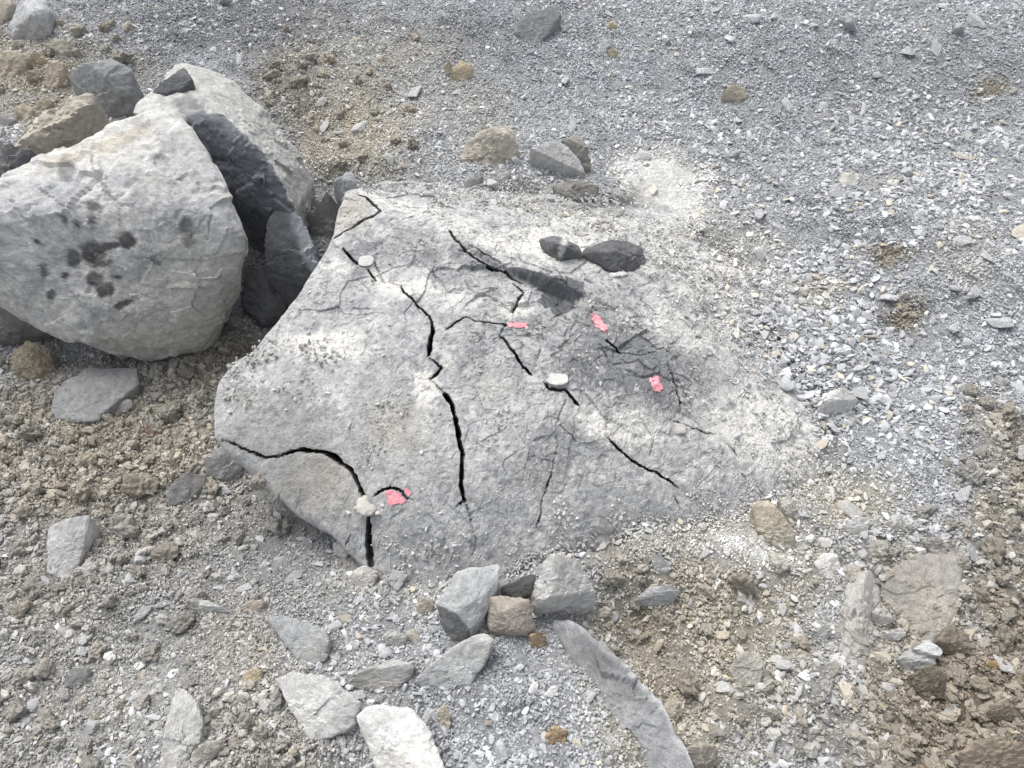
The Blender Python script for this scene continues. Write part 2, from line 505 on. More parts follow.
M_SLAB = stone_material('dusty_slab_rock', 'col', .2, 330, 75, .7, .003, .38, True)
M_ROCK = stone_material('quarry_rock', 'col', .22, 380, 60, .7, .002, .30)
M_SOIL = stone_material('soil_and_grit', 'col', .22, 420, 95, 1.0, .005, .32)
M_GRAIN = stone_material('gravel_grain', 'instancer', .1, 400, 120, 0, 0, .12)
M_PEB = stone_material('gravel_stone', 'object', .18, 26, 4, .5, .05, .12)
M_GROUT = stone_material('white_grout', 'col', .08, 300, 60, .8, .002, .1)
M_PAINT = stone_material('pink_marking_paint', 'col', .10, 420, 90, .6, .001, .22)


# ------------------------------------------------------------------ mesh helpers
def mesh_np(name, V, F, mat, col=None, smooth=True):
    me = bpy.data.meshes.new(name)
    V = np.asarray(V, np.float32); F = np.asarray(F, np.int32)
    k = F.shape[1]
    me.vertices.add(len(V)); me.vertices.foreach_set('co', V.ravel())
    me.loops.add(F.size); me.loops.foreach_set('vertex_index', F.ravel())
    me.polygons.add(len(F)); me.polygons.foreach_set('loop_start', np.arange(0, F.size, k, dtype=np.int32))
    me.polygons.foreach_set('use_smooth', np.full(len(F), smooth, bool))
    me.update(calc_edges=True)
    if col is not None:
        a = me.attributes.new('col', 'FLOAT_COLOR', 'POINT')
        a.data.foreach_set('color', np.column_stack([col, np.ones(len(V))]).astype(np.float32).ravel())
    me.materials.append(mat)
    return me


def link(name, data, parent=None, loc=None, label=None, cat=None, group=None, kind=None):
    o = bpy.data.objects.new(name, data)
    COL.objects.link(o)
    if loc is not None: o.location = loc
    if parent is not None: o.parent = parent
    if label: o['label'] = label
    if cat: o['category'] = cat
    if group: o['group'] = group
    if kind: o['kind'] = kind
    return o


_ico = {}


def ico(n):
    if n not in _ico:
        bm = bmesh.new(); bmesh.ops.create_icosphere(bm, subdivisions=n, radius=1)
        bm.verts.ensure_lookup_table()
        V = np.array([v.co[:] for v in bm.verts]); F = np.array([[v.index for v in f.verts] for f in bm.faces])
        bm.free(); _ico[n] = (V, F)
    return _ico[n]


def hull_planes(P):
    bm = bmesh.new()
    for p in P: bm.verts.new(p)
    bmesh.ops.convex_hull(bm, input=bm.verts[:], use_existing_faces=False)
    loose = [v for v in bm.verts if not v.link_faces]
    bmesh.ops.delete(bm, geom=loose, context='VERTS')
    bmesh.ops.recalc_face_normals(bm, faces=bm.faces[:])
    hv = np.array([v.co[:] for v in bm.verts])
    c = hv.mean(0)
    N, D = [], []
    for f in bm.faces:
        if f.calc_area() < 1e-7: continue
        n = np.array(f.normal); d = n @ (np.array(f.verts[0].co) - c)
        if d < 0: n, d = -n, -d
        if any(n @ m > .988 for m in N): continue
        N.append(n); D.append(max(d, 1e-4))
    bm.free()
    return c, np.array(N), np.array(D), hv


def facet_solid(P, sub, p=26, chips=0, chip_depth=.93, seed=0):
    """rounded polyhedron through the hull of P, as points around its centre"""
    c, N, D, hv = hull_planes(P)
    r = np.random.default_rng(seed)
    rel = hv - c
    for _ in range(chips):
        n = r.normal(size=3); n[2] = abs(n[2]) * .8; n /= np.linalg.norm(n)
        s = (rel @ n).max()
        N = np.vstack([N, n]); D = np.append(D, s * r.uniform(chip_depth, 1.0))
    V, F = ico(sub)
    ext = np.ptp(rel, axis=0) / 2
    d = V * np.maximum(ext, ext.max() * .25)
    d /= np.linalg.norm(d, axis=1)[:, None]
    acc = np.zeros(len(d))
    for n, dd in zip(N, D):
        acc += np.maximum(d @ n, 0) ** p / dd ** p if dd > 1e-3 else 0
    rr = acc ** (-1 / p)
    return c, d * rr[:, None], d, F, ext


ROCK_POLYS = []     # px outlines, so that loose gravel keeps clear


def on_ground(px, py, h, surf):
    px = np.asarray(px, float); py = np.asarray(py, float); z = np.full(px.shape, .05)
    for _ in range(6):
        p = at_z(px, py, z)
        z = surf(p[:, 0], p[:, 1]) + h
    return at_z(px, py, z), z - h


def rock(name, label, cat, colour, pts, sub=4, p=26, chips=4, rough=1.0, group=None, absolute=False, base=.05, shrink=.88, seed=None,
         paint=None, parent=None, surf=None, keep=True, drop=None, grow=1.0):
    a = np.array(pts, float)
    seed = len(ROCK_POLYS) * 13 + 5 if seed is None else seed
    if keep:
        ROCK_POLYS.append(a[:, :2])
    if absolute:
        P = at_z(a[:, 0], a[:, 1], a[:, 2]); gz = np.full(len(a), drop if drop is not None else -.05)
    else:
        a[:, 2] = a[:, 2] * np.random.default_rng(seed).uniform(.75, 1.15, len(a))
        P, gz = on_ground(a[:, 0], a[:, 1], a[:, 2], surf or ground_h)
        gz = gz - base
    cxy = P[:, :2].mean(0)
    B = np.column_stack([cxy + (P[:, :2] - cxy) * shrink, np.minimum(gz, P[:, 2] - .005)])
    c, V, d, F, ext = facet_solid(np.vstack([P, B]), sub, p * (2.6 if p >= 20 else 1), chips * 3, .94, seed=seed)
    size = float(ext.max())
    V = V * grow
    Wd = V + c
    n = fbm(Wd, 2.2 / size, 4, seed) * .05 + fbm(Wd, 7 / size, 4, seed + 3) * .022
    fine = fbm(Wd, 90, 3, seed + 5)
    rid = 1 - np.abs(fbm(Wd, 3.5 / size, 4, seed + 9)) * 2.2
    fk = 1 if p >= 16 else .3
    n = n * .8 + .10 * facets(Wd, 2.2 / size, seed + 7, 1.6, .15) * fk + .05 * facets(Wd, 6.0 / size, seed + 8, 1.6, .2) + .012 * fbm(Wd, 25 / size, 3, seed + 21, .7)
    V = V + d * ((n - .02 * np.clip(rid, 0, 1) ** 6) * size * rough + np.minimum(.0012, size * .02) * fine * rough)[:, None]
    Wd = V + c
    colour = np.array(colour, float)
    colour = colour * .68 + colour.mean() * .32
    t = fbm(Wd, 14, 4, seed + 11); t2 = fbm(Wd, 5 , 3, seed + 15)
    col = colour * (1 + .22 * t + .18 * t2)[:, None]
    warm = np.clip(fbm(Wd, 8, 3, seed + 19) * 1.6, 0, 1)[:, None]
    col = col * (1 - .35 * warm) + col * np.array([1.1, 1.0, .84]) * .35 * warm
    if paint is not None:
        col = paint(Wd, col)
    loc = Vector((float(c[0]), float(c[1]), float(Wd[:, 2].min())))
    me = mesh_np(name, Wd - np.array(loc), F, M_ROCK, np.clip(col, .02, .85), False)
    o = link(name, me, None, loc, label, cat, group, None if parent is not None else 'thing')
    if parent is not None:
        o.parent = parent; o.location = loc - parent.location
    return o


# ------------------------------------------------------------------ ground sheet
def build_ground():
    def axis(a, b, h, far):
        core = np.arange(a, b + h / 2, h)
        out = [core]; s = h; lo = a; hi = b; L = []; R_ = []
        while lo > -far:
            s *= 1.5; lo -= s; hi += s; L.append(lo); R_.append(hi)
        return np.concatenate([L[::-1], core, R_])
    xs = axis(-2.9, 2.9, .0092, 60); ys = axis(.1, 3.9, .0088, 60)
    X, Y = np.meshgrid(xs, ys); x, y = X.ravel(), Y.ravel()
    z = ground_h(x, y)
    ins = inside(x, y, OUTW)
    d, _, _, _ = poly_dist(x, y, OUTW[::2])
    st = slab_base(x, y)
    m = ins & (st > z - .02)
    z = np.where(m, np.minimum(z, st + .01 - .8 * np.clip(d - .01, 0, .15)), z)
    V = np.column_stack([x, y, z])
    nx, ny = len(xs), len(ys)
    i = (np.arange(ny - 1)[:, None] * nx + np.arange(nx - 1)[None]).ravel()
    F = np.column_stack([i, i + 1, i + nx + 1, i + nx])
    c = soil_colour(x, y, z) * (.88 + .25 * fbm(xy0(x, y), 60, 3, 101))[:, None]
    me = mesh_np('ground', V, F, M_SOIL, np.clip(c, .02, .8))
    link('ground', me, label='quarry floor of grey gravel and brown soil', cat='ground', kind='structure')


build_ground()


# ------------------------------------------------------------------ the cracked slab
SLAB_DUST = [(330, 342, 46, 20, 0, .8), (423, 384, 15, 17, 0, 1.4), (408, 288, 32, 9, 8, .9), (447, 350, 16, 12, 0, .7), (622, 425, 46, 20, 15, .9), (700, 272, 75, 45, 30, .7),
             (765, 430, 75, 48, 10, .8), (514, 312, 14, 7, 0, 1.0), (470, 300, 40, 12, -15, .5), (395, 205, 45, 12, 20, .7), (560, 250, 120, 20, 12, .8), (250, 400, 30, 40, 0, .3),
             (330, 268, 18, 5, 0, .8), (585, 303, 9, 5, 0, 1.2), (700, 330, 60, 30, 30, .6), (680, 470, 90, 20, 0, .5), (500, 400, 60, 25, 0, .3), (690, 432, 20, 8, 0, .6),
             (590, 225, 60, 14, 0, .6), (520, 480, 60, 40, 0, .25), (367, 507, 20, 7, 0, .5)]
SLAB_DARK = [(362, 258, 24, 15, -20, .8), (350, 262, 16, 12, 0, .5), (628, 368, 88, 34, 12, 1.0), (600, 330, 34, 22, 40, .75), (660, 398, 54, 20, 15, .75),
             (478, 262, 38, 13, 22, .6), (560, 345, 66, 28, 15, .5), (580, 440, 46, 24, 0, .5), (545, 470, 36, 34, 0, .5), (470, 350, 34, 28, 0, .45), (330, 300, 40, 25, -30, .2),
             (690, 400, 30, 18, 20, .45), (405, 252, 34, 12, 0, .6), (280, 345, 40, 15, -30, .25), (480, 380, 40, 14, 0, .25), (455, 235, 14, 8, 0, .5)]
SLAB_TAN = [(395, 425, 34, 26, 0, .55), (350, 215, 18, 16, 0, .6), (320, 480, 45, 32, 35, .6), (420, 405, 12, 10, 0, .4), (495, 390, 20, 10, 0, .3), (270, 420, 40, 30, 0, .25)]


def slab_colour(V):
    px, py = to_px(V)
    q = V.copy()
    c = np.tile(np.array([.37, .373, .372]), (len(V), 1))
    n1 = fbm(q, 11, 5, 111, .6); n2 = fbm(q, 45, 4, 117, .65)
    c *= (1 + .30 * n1 + .30 * n2)[:, None]
    # speckled scabs where the fresh grey rock shows between the dust
    k = np.clip((fbm(q, 26, 4, 121, .65) - .06) * 5, 0, 1)[:, None] * (1 - blob(px, py, [(300, 430, 110, 60, 20, 1), (390, 440, 60, 60, 0, 1)], 10, q))[:, None]
    c = c * (1 - .45 * k) + np.array([.20, .21, .225]) * .45 * k
    k = sstep(.03, .2, fbm(q, 34, 5, 123, .7))[:, None]
    c = c * (1 - .38 * k) + np.array([.53, .53, .52]) * .38 * k
    w = np.clip(blob(px, py, SLAB_TAN, 12, q, .8), 0, 1)[:, None]
    c = c * (1 - .6 * w) + np.array([.40, .355, .275]) * .6 * w
    n3 = fbm(q, 130, 4, 119, .7)
    w = blob(px, py, SLAB_DARK, 13, q, .6)
    w = np.where(w > .02, .88 * sstep(-.05, .07, w - .46 + .95 * n2 + .8 * n3 + .8 * n1), 0) * np.clip(.45 + w * .6, 0, 1)
    w = np.clip(w, 0, 1)[:, None]
    c = c * (1 - w) + np.array([.155, .16, .165]) * w
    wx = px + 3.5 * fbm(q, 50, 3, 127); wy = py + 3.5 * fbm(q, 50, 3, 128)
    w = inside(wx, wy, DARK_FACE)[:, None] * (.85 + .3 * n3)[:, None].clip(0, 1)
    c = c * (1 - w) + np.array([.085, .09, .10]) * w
    w = blob(px, py, SLAB_DUST, 16, q, .8)
    w = np.clip(w * 1.25, 0, 1.1) * sstep(-.18, .18, w - .42 + 1.0 * n2 + .8 * n3 + .5 * n1)
    w = np.clip(w, 0, 1)[:, None]
    c = c * (1 - w) + np.array([.60, .588, .555]) * w
    ps = np.clip((vnoise(q * 160, 125) - .55) * 4, 0, 1)[:, None]
    return c * (1 - .35 * ps)


def paint_patch(parent, origin, pts):
    """thin film of marking paint lying on the slab"""
    a = np.array(pts, float)
    s = .0016
    Q = slab_point(a[:, 0], a[:, 1])[:, :2]
    lo, hi = Q.min(0) - .01, Q.max(0) + .01
    xs = np.arange(lo[0], hi[0], s); ys = np.arange(lo[1], hi[1], s)
    X, Y = np.meshgrid(xs, ys); x, y = X.ravel(), Y.ravel()
    d, _, _, _ = poly_dist(x, y, Q)
    sd_ = np.where(inside(x, y, Q), d, -d) + .009 * fbm(xy0(x, y), 110, 4, 131, .7) + .0025 * vnoise(xy0(x, y) * 420, 132) + .0025
    ok = (sd_ > 0) & (crack_dist(x, y) > .0022) & (fbm(xy0(x, y), 300, 2, 133) > -.75)
    z = slab_top(x, y) + .0022
    nx = len(xs)
    i = (np.arange(len(ys) - 1)[:, None] * nx + np.arange(nx - 1)[None]).ravel()
    F = np.column_stack([i, i + 1, i + nx + 1, i + nx])
    F = F[ok[F].all(1)]
    used = np.unique(F); mp = np.full(len(x), -1); mp[used] = np.arange(len(used))
    V = np.column_stack([x, y, z])[used]
    c = np.tile(np.array([.80, .29, .335]), (len(V), 1)) * (1 + .2 * fbm(V, 90, 3, 135))[:, None]
    wn = np.clip(fbm(V, 160, 3, 137) * 2.4, 0, .65)[:, None]
    c = c * (1 - wn) + np.array([.62, .40, .41]) * wn
    me = mesh_np('paint_mark', V - np.array(origin), mp[F], M_PAINT, np.clip(c, 0, .9))
    return link('paint_mark', me, parent, label='pink spray paint mark beside a drilled hole')


def grout_plug(parent, origin, px, py, rx, ry, hgt, lumpy, colour, seed, lift=0.0):
    ctr = slab_point(np.array([px]), np.array([py]))[0]
    sc = np.linalg.norm(ctr - CAM) / FPX
    ax = rx * sc; ay = ax * min(1.25, ry / rx / .82)
    Vd, F = ico(4)
    V = Vd * np.array([ax, ay, hgt])
    V = np.sign(V) * np.abs(V / [ax, ay, hgt]) ** .8 * [ax, ay, hgt]
    wv = V + ctr
    V = V + Vd * (fbm(wv, 60, 4, seed, .6) * lumpy)[:, None]
    z0 = slab_top(np.array([ctr[0]]), np.array([ctr[1]]))[0] - hgt * .25 + lift
    wv = V + np.array([ctr[0], ctr[1], z0])
    c = np.tile(np.array(colour), (len(V), 1)) * (1 + .14 * fbm(wv, 50, 4, seed + 3))[:, None]
    me = mesh_np('grout_plug', wv - np.array(origin), F, M_GROUT, np.clip(c, 0, .85))
    return link('grout_plug', me, parent)


def build_slab():
    h = .0025
    lo = OUTW.min(0) - .30; hi = OUTW.max(0) + .30
    xs = np.arange(lo[0], hi[0], h); ys = np.arange(lo[1], hi[1], h)
    X, Y = np.meshgrid(xs, ys); x, y = X.ravel(), Y.ravel()
    px0, py0 = to_px(np.column_stack([x, y, np.full_like(x, .1)]))
    dq, qx, qy, _ = poly_dist(x, y, OUTW)
    ins = inside(x, y, OUTW)
    # free edges on the left get a tall side, buried edges a short skirt
    free = (qx < at_z(np.array([400.]), np.array([500.]), np.array([0.]))[0][0]) & (qy < at_z(np.array([400.]), np.array([185.]), np.array([.25]))[0][1])
    reach = np.where(free, .28, .06)
    keep = ins | (dq < reach)
    sx = np.where(ins, x, qx); sy = np.where(ins, y, qy)
    # inward direction for the undercut
    dirx = np.where(dq > 1e-6, (qx - x) / np.maximum(dq, 1e-6), 0) * np.where(ins, 0, 1)
    diry = np.where(dq > 1e-6, (qy - y) / np.maximum(dq, 1e-6), 0) * np.where(ins, 0, 1)
    z = np.zeros_like(x); z[keep] = slab_top(sx[keep], sy[keep])
    R = .012
    din = np.where(ins, np.minimum(dq, R), 0)
    z -= np.where(free, 1, .5) * (R - np.sqrt(np.maximum(R * R - (R - din) ** 2, 0)))
    do = np.where(ins, 0, dq)
    nz = np.zeros_like(x)
    mo = keep & ~ins
    Q3 = np.column_stack([sx, sy, z - do])[mo]
    nz[mo] = .014 * fbm(Q3, 12, 4, 141)
    und = do * .45 + nz * np.minimum(1, do / .04)
    sx = sx + dirx * und; sy = sy + diry * und
    z = z - do * .98
    # cracks: open the surface sideways and drop the row of points on the fracture line
    for Q, hw, dep in CR:
        m = (x > Q[:, 0].min() - .05) & (x < Q[:, 0].max() + .05) & (y > Q[:, 1].min() - .05) & (y < Q[:, 1].max() + .05) & keep & (do < .02)
        idx = np.nonzero(m)[0]
        if not len(idx): continue
        d, cx, cy, par = poly_dist(x[idx], y[idx], Q, False)
        w = np.interp(par, np.arange(len(hw)), hw)
        core = d < np.maximum(h * .72, w * .55)
        depth = np.where(core, np.clip(dep * (w / w.max()), .012, 1) * np.clip(w / .0022, .35, 1), 0)
        ux = np.where(d > 1e-6, (x[idx] - cx) / np.maximum(d, 1e-6), 0); uy = np.where(d > 1e-6, (y[idx] - cy) / np.maximum(d, 1e-6), 0)
        push = np.where(core, 0, np.maximum(w * 1.0 - d, 0) * .9 + .3 * w * np.exp(-d / (2.5 * w + .004)))
        sx[idx] += ux * push; sy[idx] += uy * push
        # the fractures dip away from the viewer's side, leaned so that they look black
        sy[idx] += depth * .62; sx[idx] += depth * .10 * np.sign(sx[idx])
        z[idx] -= depth
        z[idx] -= .0015 * np.exp(-np.maximum(d - w, 0) / .004) * (~core)
    nx, ny = len(xs), len(ys)
    i = (np.arange(ny - 1)[:, None] * nx + np.arange(nx - 1)[None]).ravel()
    F = np.column_stack([i, i + 1, i + nx + 1, i + nx])
    F = F[keep[F].all(1)]
    # drop what lies deep under the loose gravel
    used = np.unique(F); mp = np.full(len(x), -1); mp[used] = np.arange(len(used))
    V = np.column_stack([sx, sy, z])[used]
    c = slab_colour(V)
    origin = Vector((float(V[:, 0].mean()), float(V[:, 1].mean()), float(V[:, 2].min())))
    root = link('cracked_slab', None, None, origin, 'huge flat pale grey boulder split by dark cracks, with pink paint marks', 'boulder', None, 'thing')
    me = mesh_np('rock_body', V - np.array(origin), mp[F], M_SLAB, np.clip(c, .02, .85), False)
    link('rock_body', me, root)
    grout_plug(root, origin, 367, 505, 10, 9, .010, .007, (.47, .455, .42), 151)
    for k, (a, b, r_) in enumerate(((349, 512, 3.2), (356, 508, 2.2), (379, 513, 3.6), (383, 506, 2.2), (361, 516, 2.0))):
        grout_plug(root, origin, a, b, r_, r_ * .8, .005, .006, (.50, .48, .44), 161 + k).name = 'grout_crumb'
    grout_plug(root, origin, 366, 261, 7.5, 6.2, .003, .0006, (.46, .46, .445), 171, .003)
    grout_plug(root, origin, 557, 381, 11, 7, .0022, .003, (.52, .51, .485), 181, -.001)
    grout_plug(root, origin, 679, 429, 7, 5, .004, .004, (.42, .41, .38), 191)
    paint_patch(root, origin, [(387, 489), (396, 484), (402, 490), (411, 491), (410, 498), (404, 503), (393, 506), (387, 501)])
    paint_patch(root, origin, [(591, 312), (599, 318), (608, 329), (605, 332), (597, 326)])
    paint_patch(root, origin, [(650, 378), (658, 377), (661, 391), (656, 394), (652, 387)])
    paint_patch(root, origin, [(508, 324), (527, 323), (527, 327), (510, 328)])
    return root


build_slab()


def surface(x, y):
    """top of whatever lies under the loose stones: slab or soil"""
    x = np.asarray(x, float).ravel(); y = np.asarray(y, float).ravel()
    g = ground_h(x, y)
    i = inside(x, y, OUTW)
    d, _, _, _ = poly_dist(x, y, OUTW[::3])
    s = slab_top(x, y)
    return np.where(i & (d > .012), np.maximum(s, g), g)


# ------------------------------------------------------------------ the big boulder with its broken shoulder
LIGHT = (.42, .42, .405); MID = (.30, .305, .31); TANC = (.40, .345, .255); DARK = (.085, .092, .105); BRN = (.24, .19, .13); PALE = (.50, .495, .48)
SPOTS = [(94, 206, 10, 6, 15), (93, 252, 13, 11), (73, 258, 8, 8), (127, 241, 9, 8), (110, 246, 12, 4, -15), (95, 279, 9, 8), (105, 291, 10, 8), (65, 220, 4, 4), (93, 219, 4, 5), (78, 225, 4, 5), (37, 242, 5, 4),
         (44, 271, 4, 8, 10), (66, 274, 4, 4), (52, 294, 5, 6), (79, 347, 8, 7), (186, 225, 8, 9, 0, .8), (190, 240, 7, 7, 0, .6), (102, 264, 10, 4, -10), (118, 277, 4, 3), (158, 156, 8, 4, -10, .6), (123, 304, 11, 3.5, -20), (66, 168, 8, 14, 0, .6)]


def boulder_paint(Wd, col):
    px, py = to_px(Wd)
    n = fbm(Wd, 24, 5, 203, .62)
    n1 = fbm(Wd, 7, 4, 205)
    c = np.tile(np.array([.505, .50, .482]), (len(Wd), 1)) * (1 + .16 * n + .14 * n1)[:, None]
    k = np.clip((fbm(Wd, 9, 6, 207, .7) - .0) * 5, 0, 1)[:, None]
    c = c * (1 - .42 * k) + np.array([.30, .315, .34]) * .42 * k
    k = np.clip((fbm(Wd, 60, 4, 208, .7) - .12) * 6, 0, 1)[:, None]
    c = c * (1 - .22 * k)
    w = blob(px, py, [(168, 215, 46, 30, 10, .7), (150, 265, 40, 20, -20, .8), (120, 310, 46, 10, -22, .9), (60, 190, 30, 12, 0, .5), (30, 290, 30, 20, 30, .5), (200, 180, 20, 20, 0, .4), (95, 225, 40, 8, -8, .4)], 18, Wd, .6)
    w = (w * 1.15 * sstep(-.1, .22, w - .34 + 1.2 * n + .6 * fbm(Wd, 90, 4, 209, .7)))[:, None]
    w = np.clip(w, 0, 1)
    c = c * (1 - .85 * w) + np.array([.23, .24, .255]) * .85 * w
    # fresh streaky grey rock below the dusty top
    st = fbm(Wd * np.array([1, 1, 2.2]), 16, 5, 211, .6)
    w = blob(px, py, [(175, 330, 115, 52, -28), (185, 262, 36, 24, -30, .6), (140, 290, 40, 18, -25, .6), (235, 285, 26, 60, 12)], 16, Wd, .22)
    w = np.clip(w * (1 + .4 * st), 0, 1)[:, None]
    c = c * (1 - w) + np.array([.40, .395, .365]) * (1 + .35 * st)[:, None] * w
    w = np.clip(blob(px, py, [(120, 140, 30, 7, -25, .6), (60, 160, 20, 8, -25, .6), (100, 150, 60, 10, -20, .25)], 8, Wd, .6), 0, 1)[:, None]
    c = c * (1 - w) + np.array([.42, .375, .29]) * w
    w = np.clip(blob(px, py, SPOTS, 4, Wd, .28, f=45) * (.92 + .4 * n), 0, 1)[:, None]
    return c * (1 - .94 * w) + np.array([.055, .055, .055]) * .94 * w


def shoulder_paint(Wd, col):
    px, py = to_px(Wd)
    n = fbm(Wd, 20, 5, 223, .62)
    c = np.tile(np.array([.40, .398, .38]), (len(Wd), 1)) * (1 + .22 * n)[:, None]
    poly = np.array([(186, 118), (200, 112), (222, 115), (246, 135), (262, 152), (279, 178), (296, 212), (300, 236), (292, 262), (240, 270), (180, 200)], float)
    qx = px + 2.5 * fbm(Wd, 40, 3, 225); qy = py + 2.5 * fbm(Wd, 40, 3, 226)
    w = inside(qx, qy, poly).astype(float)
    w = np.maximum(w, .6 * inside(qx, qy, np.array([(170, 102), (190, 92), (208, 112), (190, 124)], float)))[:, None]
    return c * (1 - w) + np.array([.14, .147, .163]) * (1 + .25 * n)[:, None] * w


bo = at_z(np.array([130.]), np.array([330.]), np.array([0.]))[0]
boulder = link('split_boulder', None, None, (bo[0], bo[1] + .3, -.06), 'big rounded whitish boulder with dark round stains and a broken shoulder', 'boulder')
rock('rock_body', None, None, LIGHT, [(-70, 215, .42), (0, 183, .43), (60, 150, .45), (118, 120, .465), (176, 110, .455), (214, 160, .42), (247, 222, .335), (250, 252, .27), (198, 293, .215),
     (110, 314, .175), (76, 343, .12), (28, 306, .19), (-70, 262, .25), (234, 302, .12), (205, 345, .03), (150, 363, -.03), (105, 352, -.02), (120, 215, .40), (60, 240, .345), (190, 215, .375)],
     sub=7, p=19, chips=3, rough=.5, grow=1.04, absolute=True, drop=-.07, shrink=.48, seed=301, paint=boulder_paint, parent=boulder)
rock('rock_shoulder', None, None, LIGHT, [(190, 60, .415), (236, 80, .375), (266, 112, .315), (300, 155, .215), (314, 182, .14), (146, 92, .44), (128, 110, .45), (200, 112, .445), (246, 137, .385),
     (276, 174, .31), (296, 212, .22), (292, 238, .14), (250, 236, .03), (284, 250, .02), (190, 165, .12)],
     sub=6, p=40, chips=1, rough=.55, absolute=True, drop=-.02, shrink=.85, seed=317, paint=shoulder_paint, parent=boulder)

rock('fracture_block', None, None, (.10, .105, .115), [(149, 95, .435), (158, 84, .455), (170, 76, .47), (185, 66, .475), (193, 78, .465), (184, 88, .45), (166, 94, .44)], sub=4, p=40, chips=1, rough=.4, absolute=True,
     drop=.36, shrink=.8, seed=333, parent=boulder)

# ------------------------------------------------------------------ single rocks
E = lambda pts, h: [(a, b, h) for a, b in pts]
rock('dark_rock', 'dark slate wedge with a pale right edge, standing between the stained boulder and cracked slab', 'rock', (.125, .132, .148),
     [(289, 203, .235), (267, 213, .215), (263, 245, .15), (266, 280, .06), (302, 216, .215), (320, 262, .12), (316, 280, .06), (292, 305, -.02)], 5, 34, 2, .5, absolute=True, drop=-.08,
     paint=lambda Wd, c: c * (1 + 1.6 * blob(*to_px(Wd), [(310, 248, 9, 40, -22)], 5, Wd, .4)[:, None]))
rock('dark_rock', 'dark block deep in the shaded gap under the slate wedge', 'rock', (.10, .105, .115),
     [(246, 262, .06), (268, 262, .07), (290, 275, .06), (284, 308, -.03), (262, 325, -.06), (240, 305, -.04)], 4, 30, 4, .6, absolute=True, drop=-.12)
rock('grey_rock', 'grey pointed rock behind the slate wedge, leaning by the upper slab corner', 'rock', (.20, .20, .195),
     [(326, 190, .21), (306, 214, .13), (312, 240, .06), (335, 246, .06), (345, 215, .12), (338, 200, .17)], 4, 34, 2, .5, absolute=True, drop=-.02)
rock('grey_rock', 'bluish grey rock half buried just above the upper slab corner', 'rock', (.25, .26, .275),
     [(332, 178, .21), (350, 170, .215), (362, 182, .20), (352, 205, .15), (336, 200, .15)], 4, 30, 3, .6, absolute=True, drop=.05)
rock('grey_rock', 'shaded grey rock under the left end of the stained boulder', 'rock', (.19, .185, .175),
     [(-40, 285, .16), (5, 280, .16), (35, 305, .11), (50, 330, .03), (30, 342, -.01), (-40, 350, .0)], 4, 26, 3, .8, absolute=True, drop=-.06)
rock('soil_clod', 'lumpy tan clod below the left end of the stained boulder', 'clod', (.30, .25, .165),
     [(10, 350, .05), (28, 337, .08), (50, 345, .06), (52, 368, .02), (35, 382, .0), (12, 376, .01), (30, 355, .09)], 5, 12, 0, 1.9)
rock('flat_stone', 'flat smooth grey stone sunk in brown soil below the stained boulder', 'stone', (.27, .275, .275),
     [(50, 402, .03), (62, 380, .045), (90, 367, .05), (136, 369, .045), (138, 385, .035), (108, 400, .03), (97, 420, .01), (72, 423, .005), (55, 418, .01), (90, 390, .05)], 5, 30, 2, .5)
rock('dark_stone', 'pinkish brown pebble in the soil between flat stone and slab', 'stone', (.20, .12, .11), [(142, 428, .015), (150, 422, .02), (158, 430, .012), (150, 440, .004)], 3, 20, 2)
rock('grey_rock', 'grey block pressed against the lower left edge of the cracked slab', 'rock', (.30, .30, .285),
     [(204, 458, .05), (220, 444, .06), (240, 452, .05), (242, 468, .02), (222, 482, .0), (205, 475, .0)], 4, 28, 3, .8)
rock('grey_rock', 'rough grey block lying left of the slab edge, longer than its neighbour', 'rock', (.29, .285, .27),
     [(164, 488, .04), (182, 472, .05), (203, 470, .05), (207, 482, .03), (190, 500, .005), (166, 508, .0)], 4, 26, 3, .9)
rock('pale_block', 'tall pale block standing alone in the soil on the left', 'rock', (.46, .455, .44),
     [(48, 528, .05), (60, 520, .065), (90, 514, .07), (93, 528, .05), (80, 560, .02), (68, 580, .0), (46, 574, .005)], 5, 34, 3, .6)
rock('pale_stone', 'small pale stone touching the tall pale block', 'stone', (.45, .445, .43), [(80, 564, .02), (88, 558, .028), (97, 567, .018), (88, 576, .003), (80, 573, .004)], 3, 26, 2)
# upper left heap
rock('grey_rock', 'light grey faceted block in the top left corner', 'rock', (.36, .37, .375),
     [(8, 22, .04), (20, 0, .09), (44, -6, .1), (52, 10, .07), (50, 34, .01), (38, 40, .0), (10, 38, .01), (33, 12, .1)], 4, 34, 2, .6)
rock('tan_rock', 'tan rock cut by the top left picture corner', 'rock', (.40, .35, .28), [(-15, -6, .06), (14, -4, .06), (16, 8, .03), (2, 26, .0), (-15, 28, .0)], 3, 24, 3)
rock('tan_rock', 'broad tan rock at the left edge under the grey block', 'rock', (.36, .32, .235), [(-8, 56, .04), (10, 46, .06), (26, 52, .05), (26, 68, .02), (10, 77, .0), (-8, 72, .0)], 4, 20, 3, 1.2)
rock('tan_rock', 'upright tan stone left of the grey angular rock', 'rock', TANC, [(43, 62, .07), (52, 56, .08), (65, 60, .07), (65, 80, .02), (56, 92, .0), (46, 86, .01)], 4, 18, 3, 1.2)
rock('tan_stone', 'small yellowish stone between the two larger tan rocks', 'stone', (.44, .36, .24), [(28, 52, .04), (38, 49, .045), (46, 56, .03), (38, 66, .0), (29, 62, .01)], 3, 16, 2, 1.2)
rock('tan_stone', 'grey tan stone along the top of the upper left heap', 'stone', (.36, .33, .27), [(42, 42, .04), (62, 38, .05), (80, 48, .03), (84, 57, .0), (60, 54, .01)], 4, 22, 3)
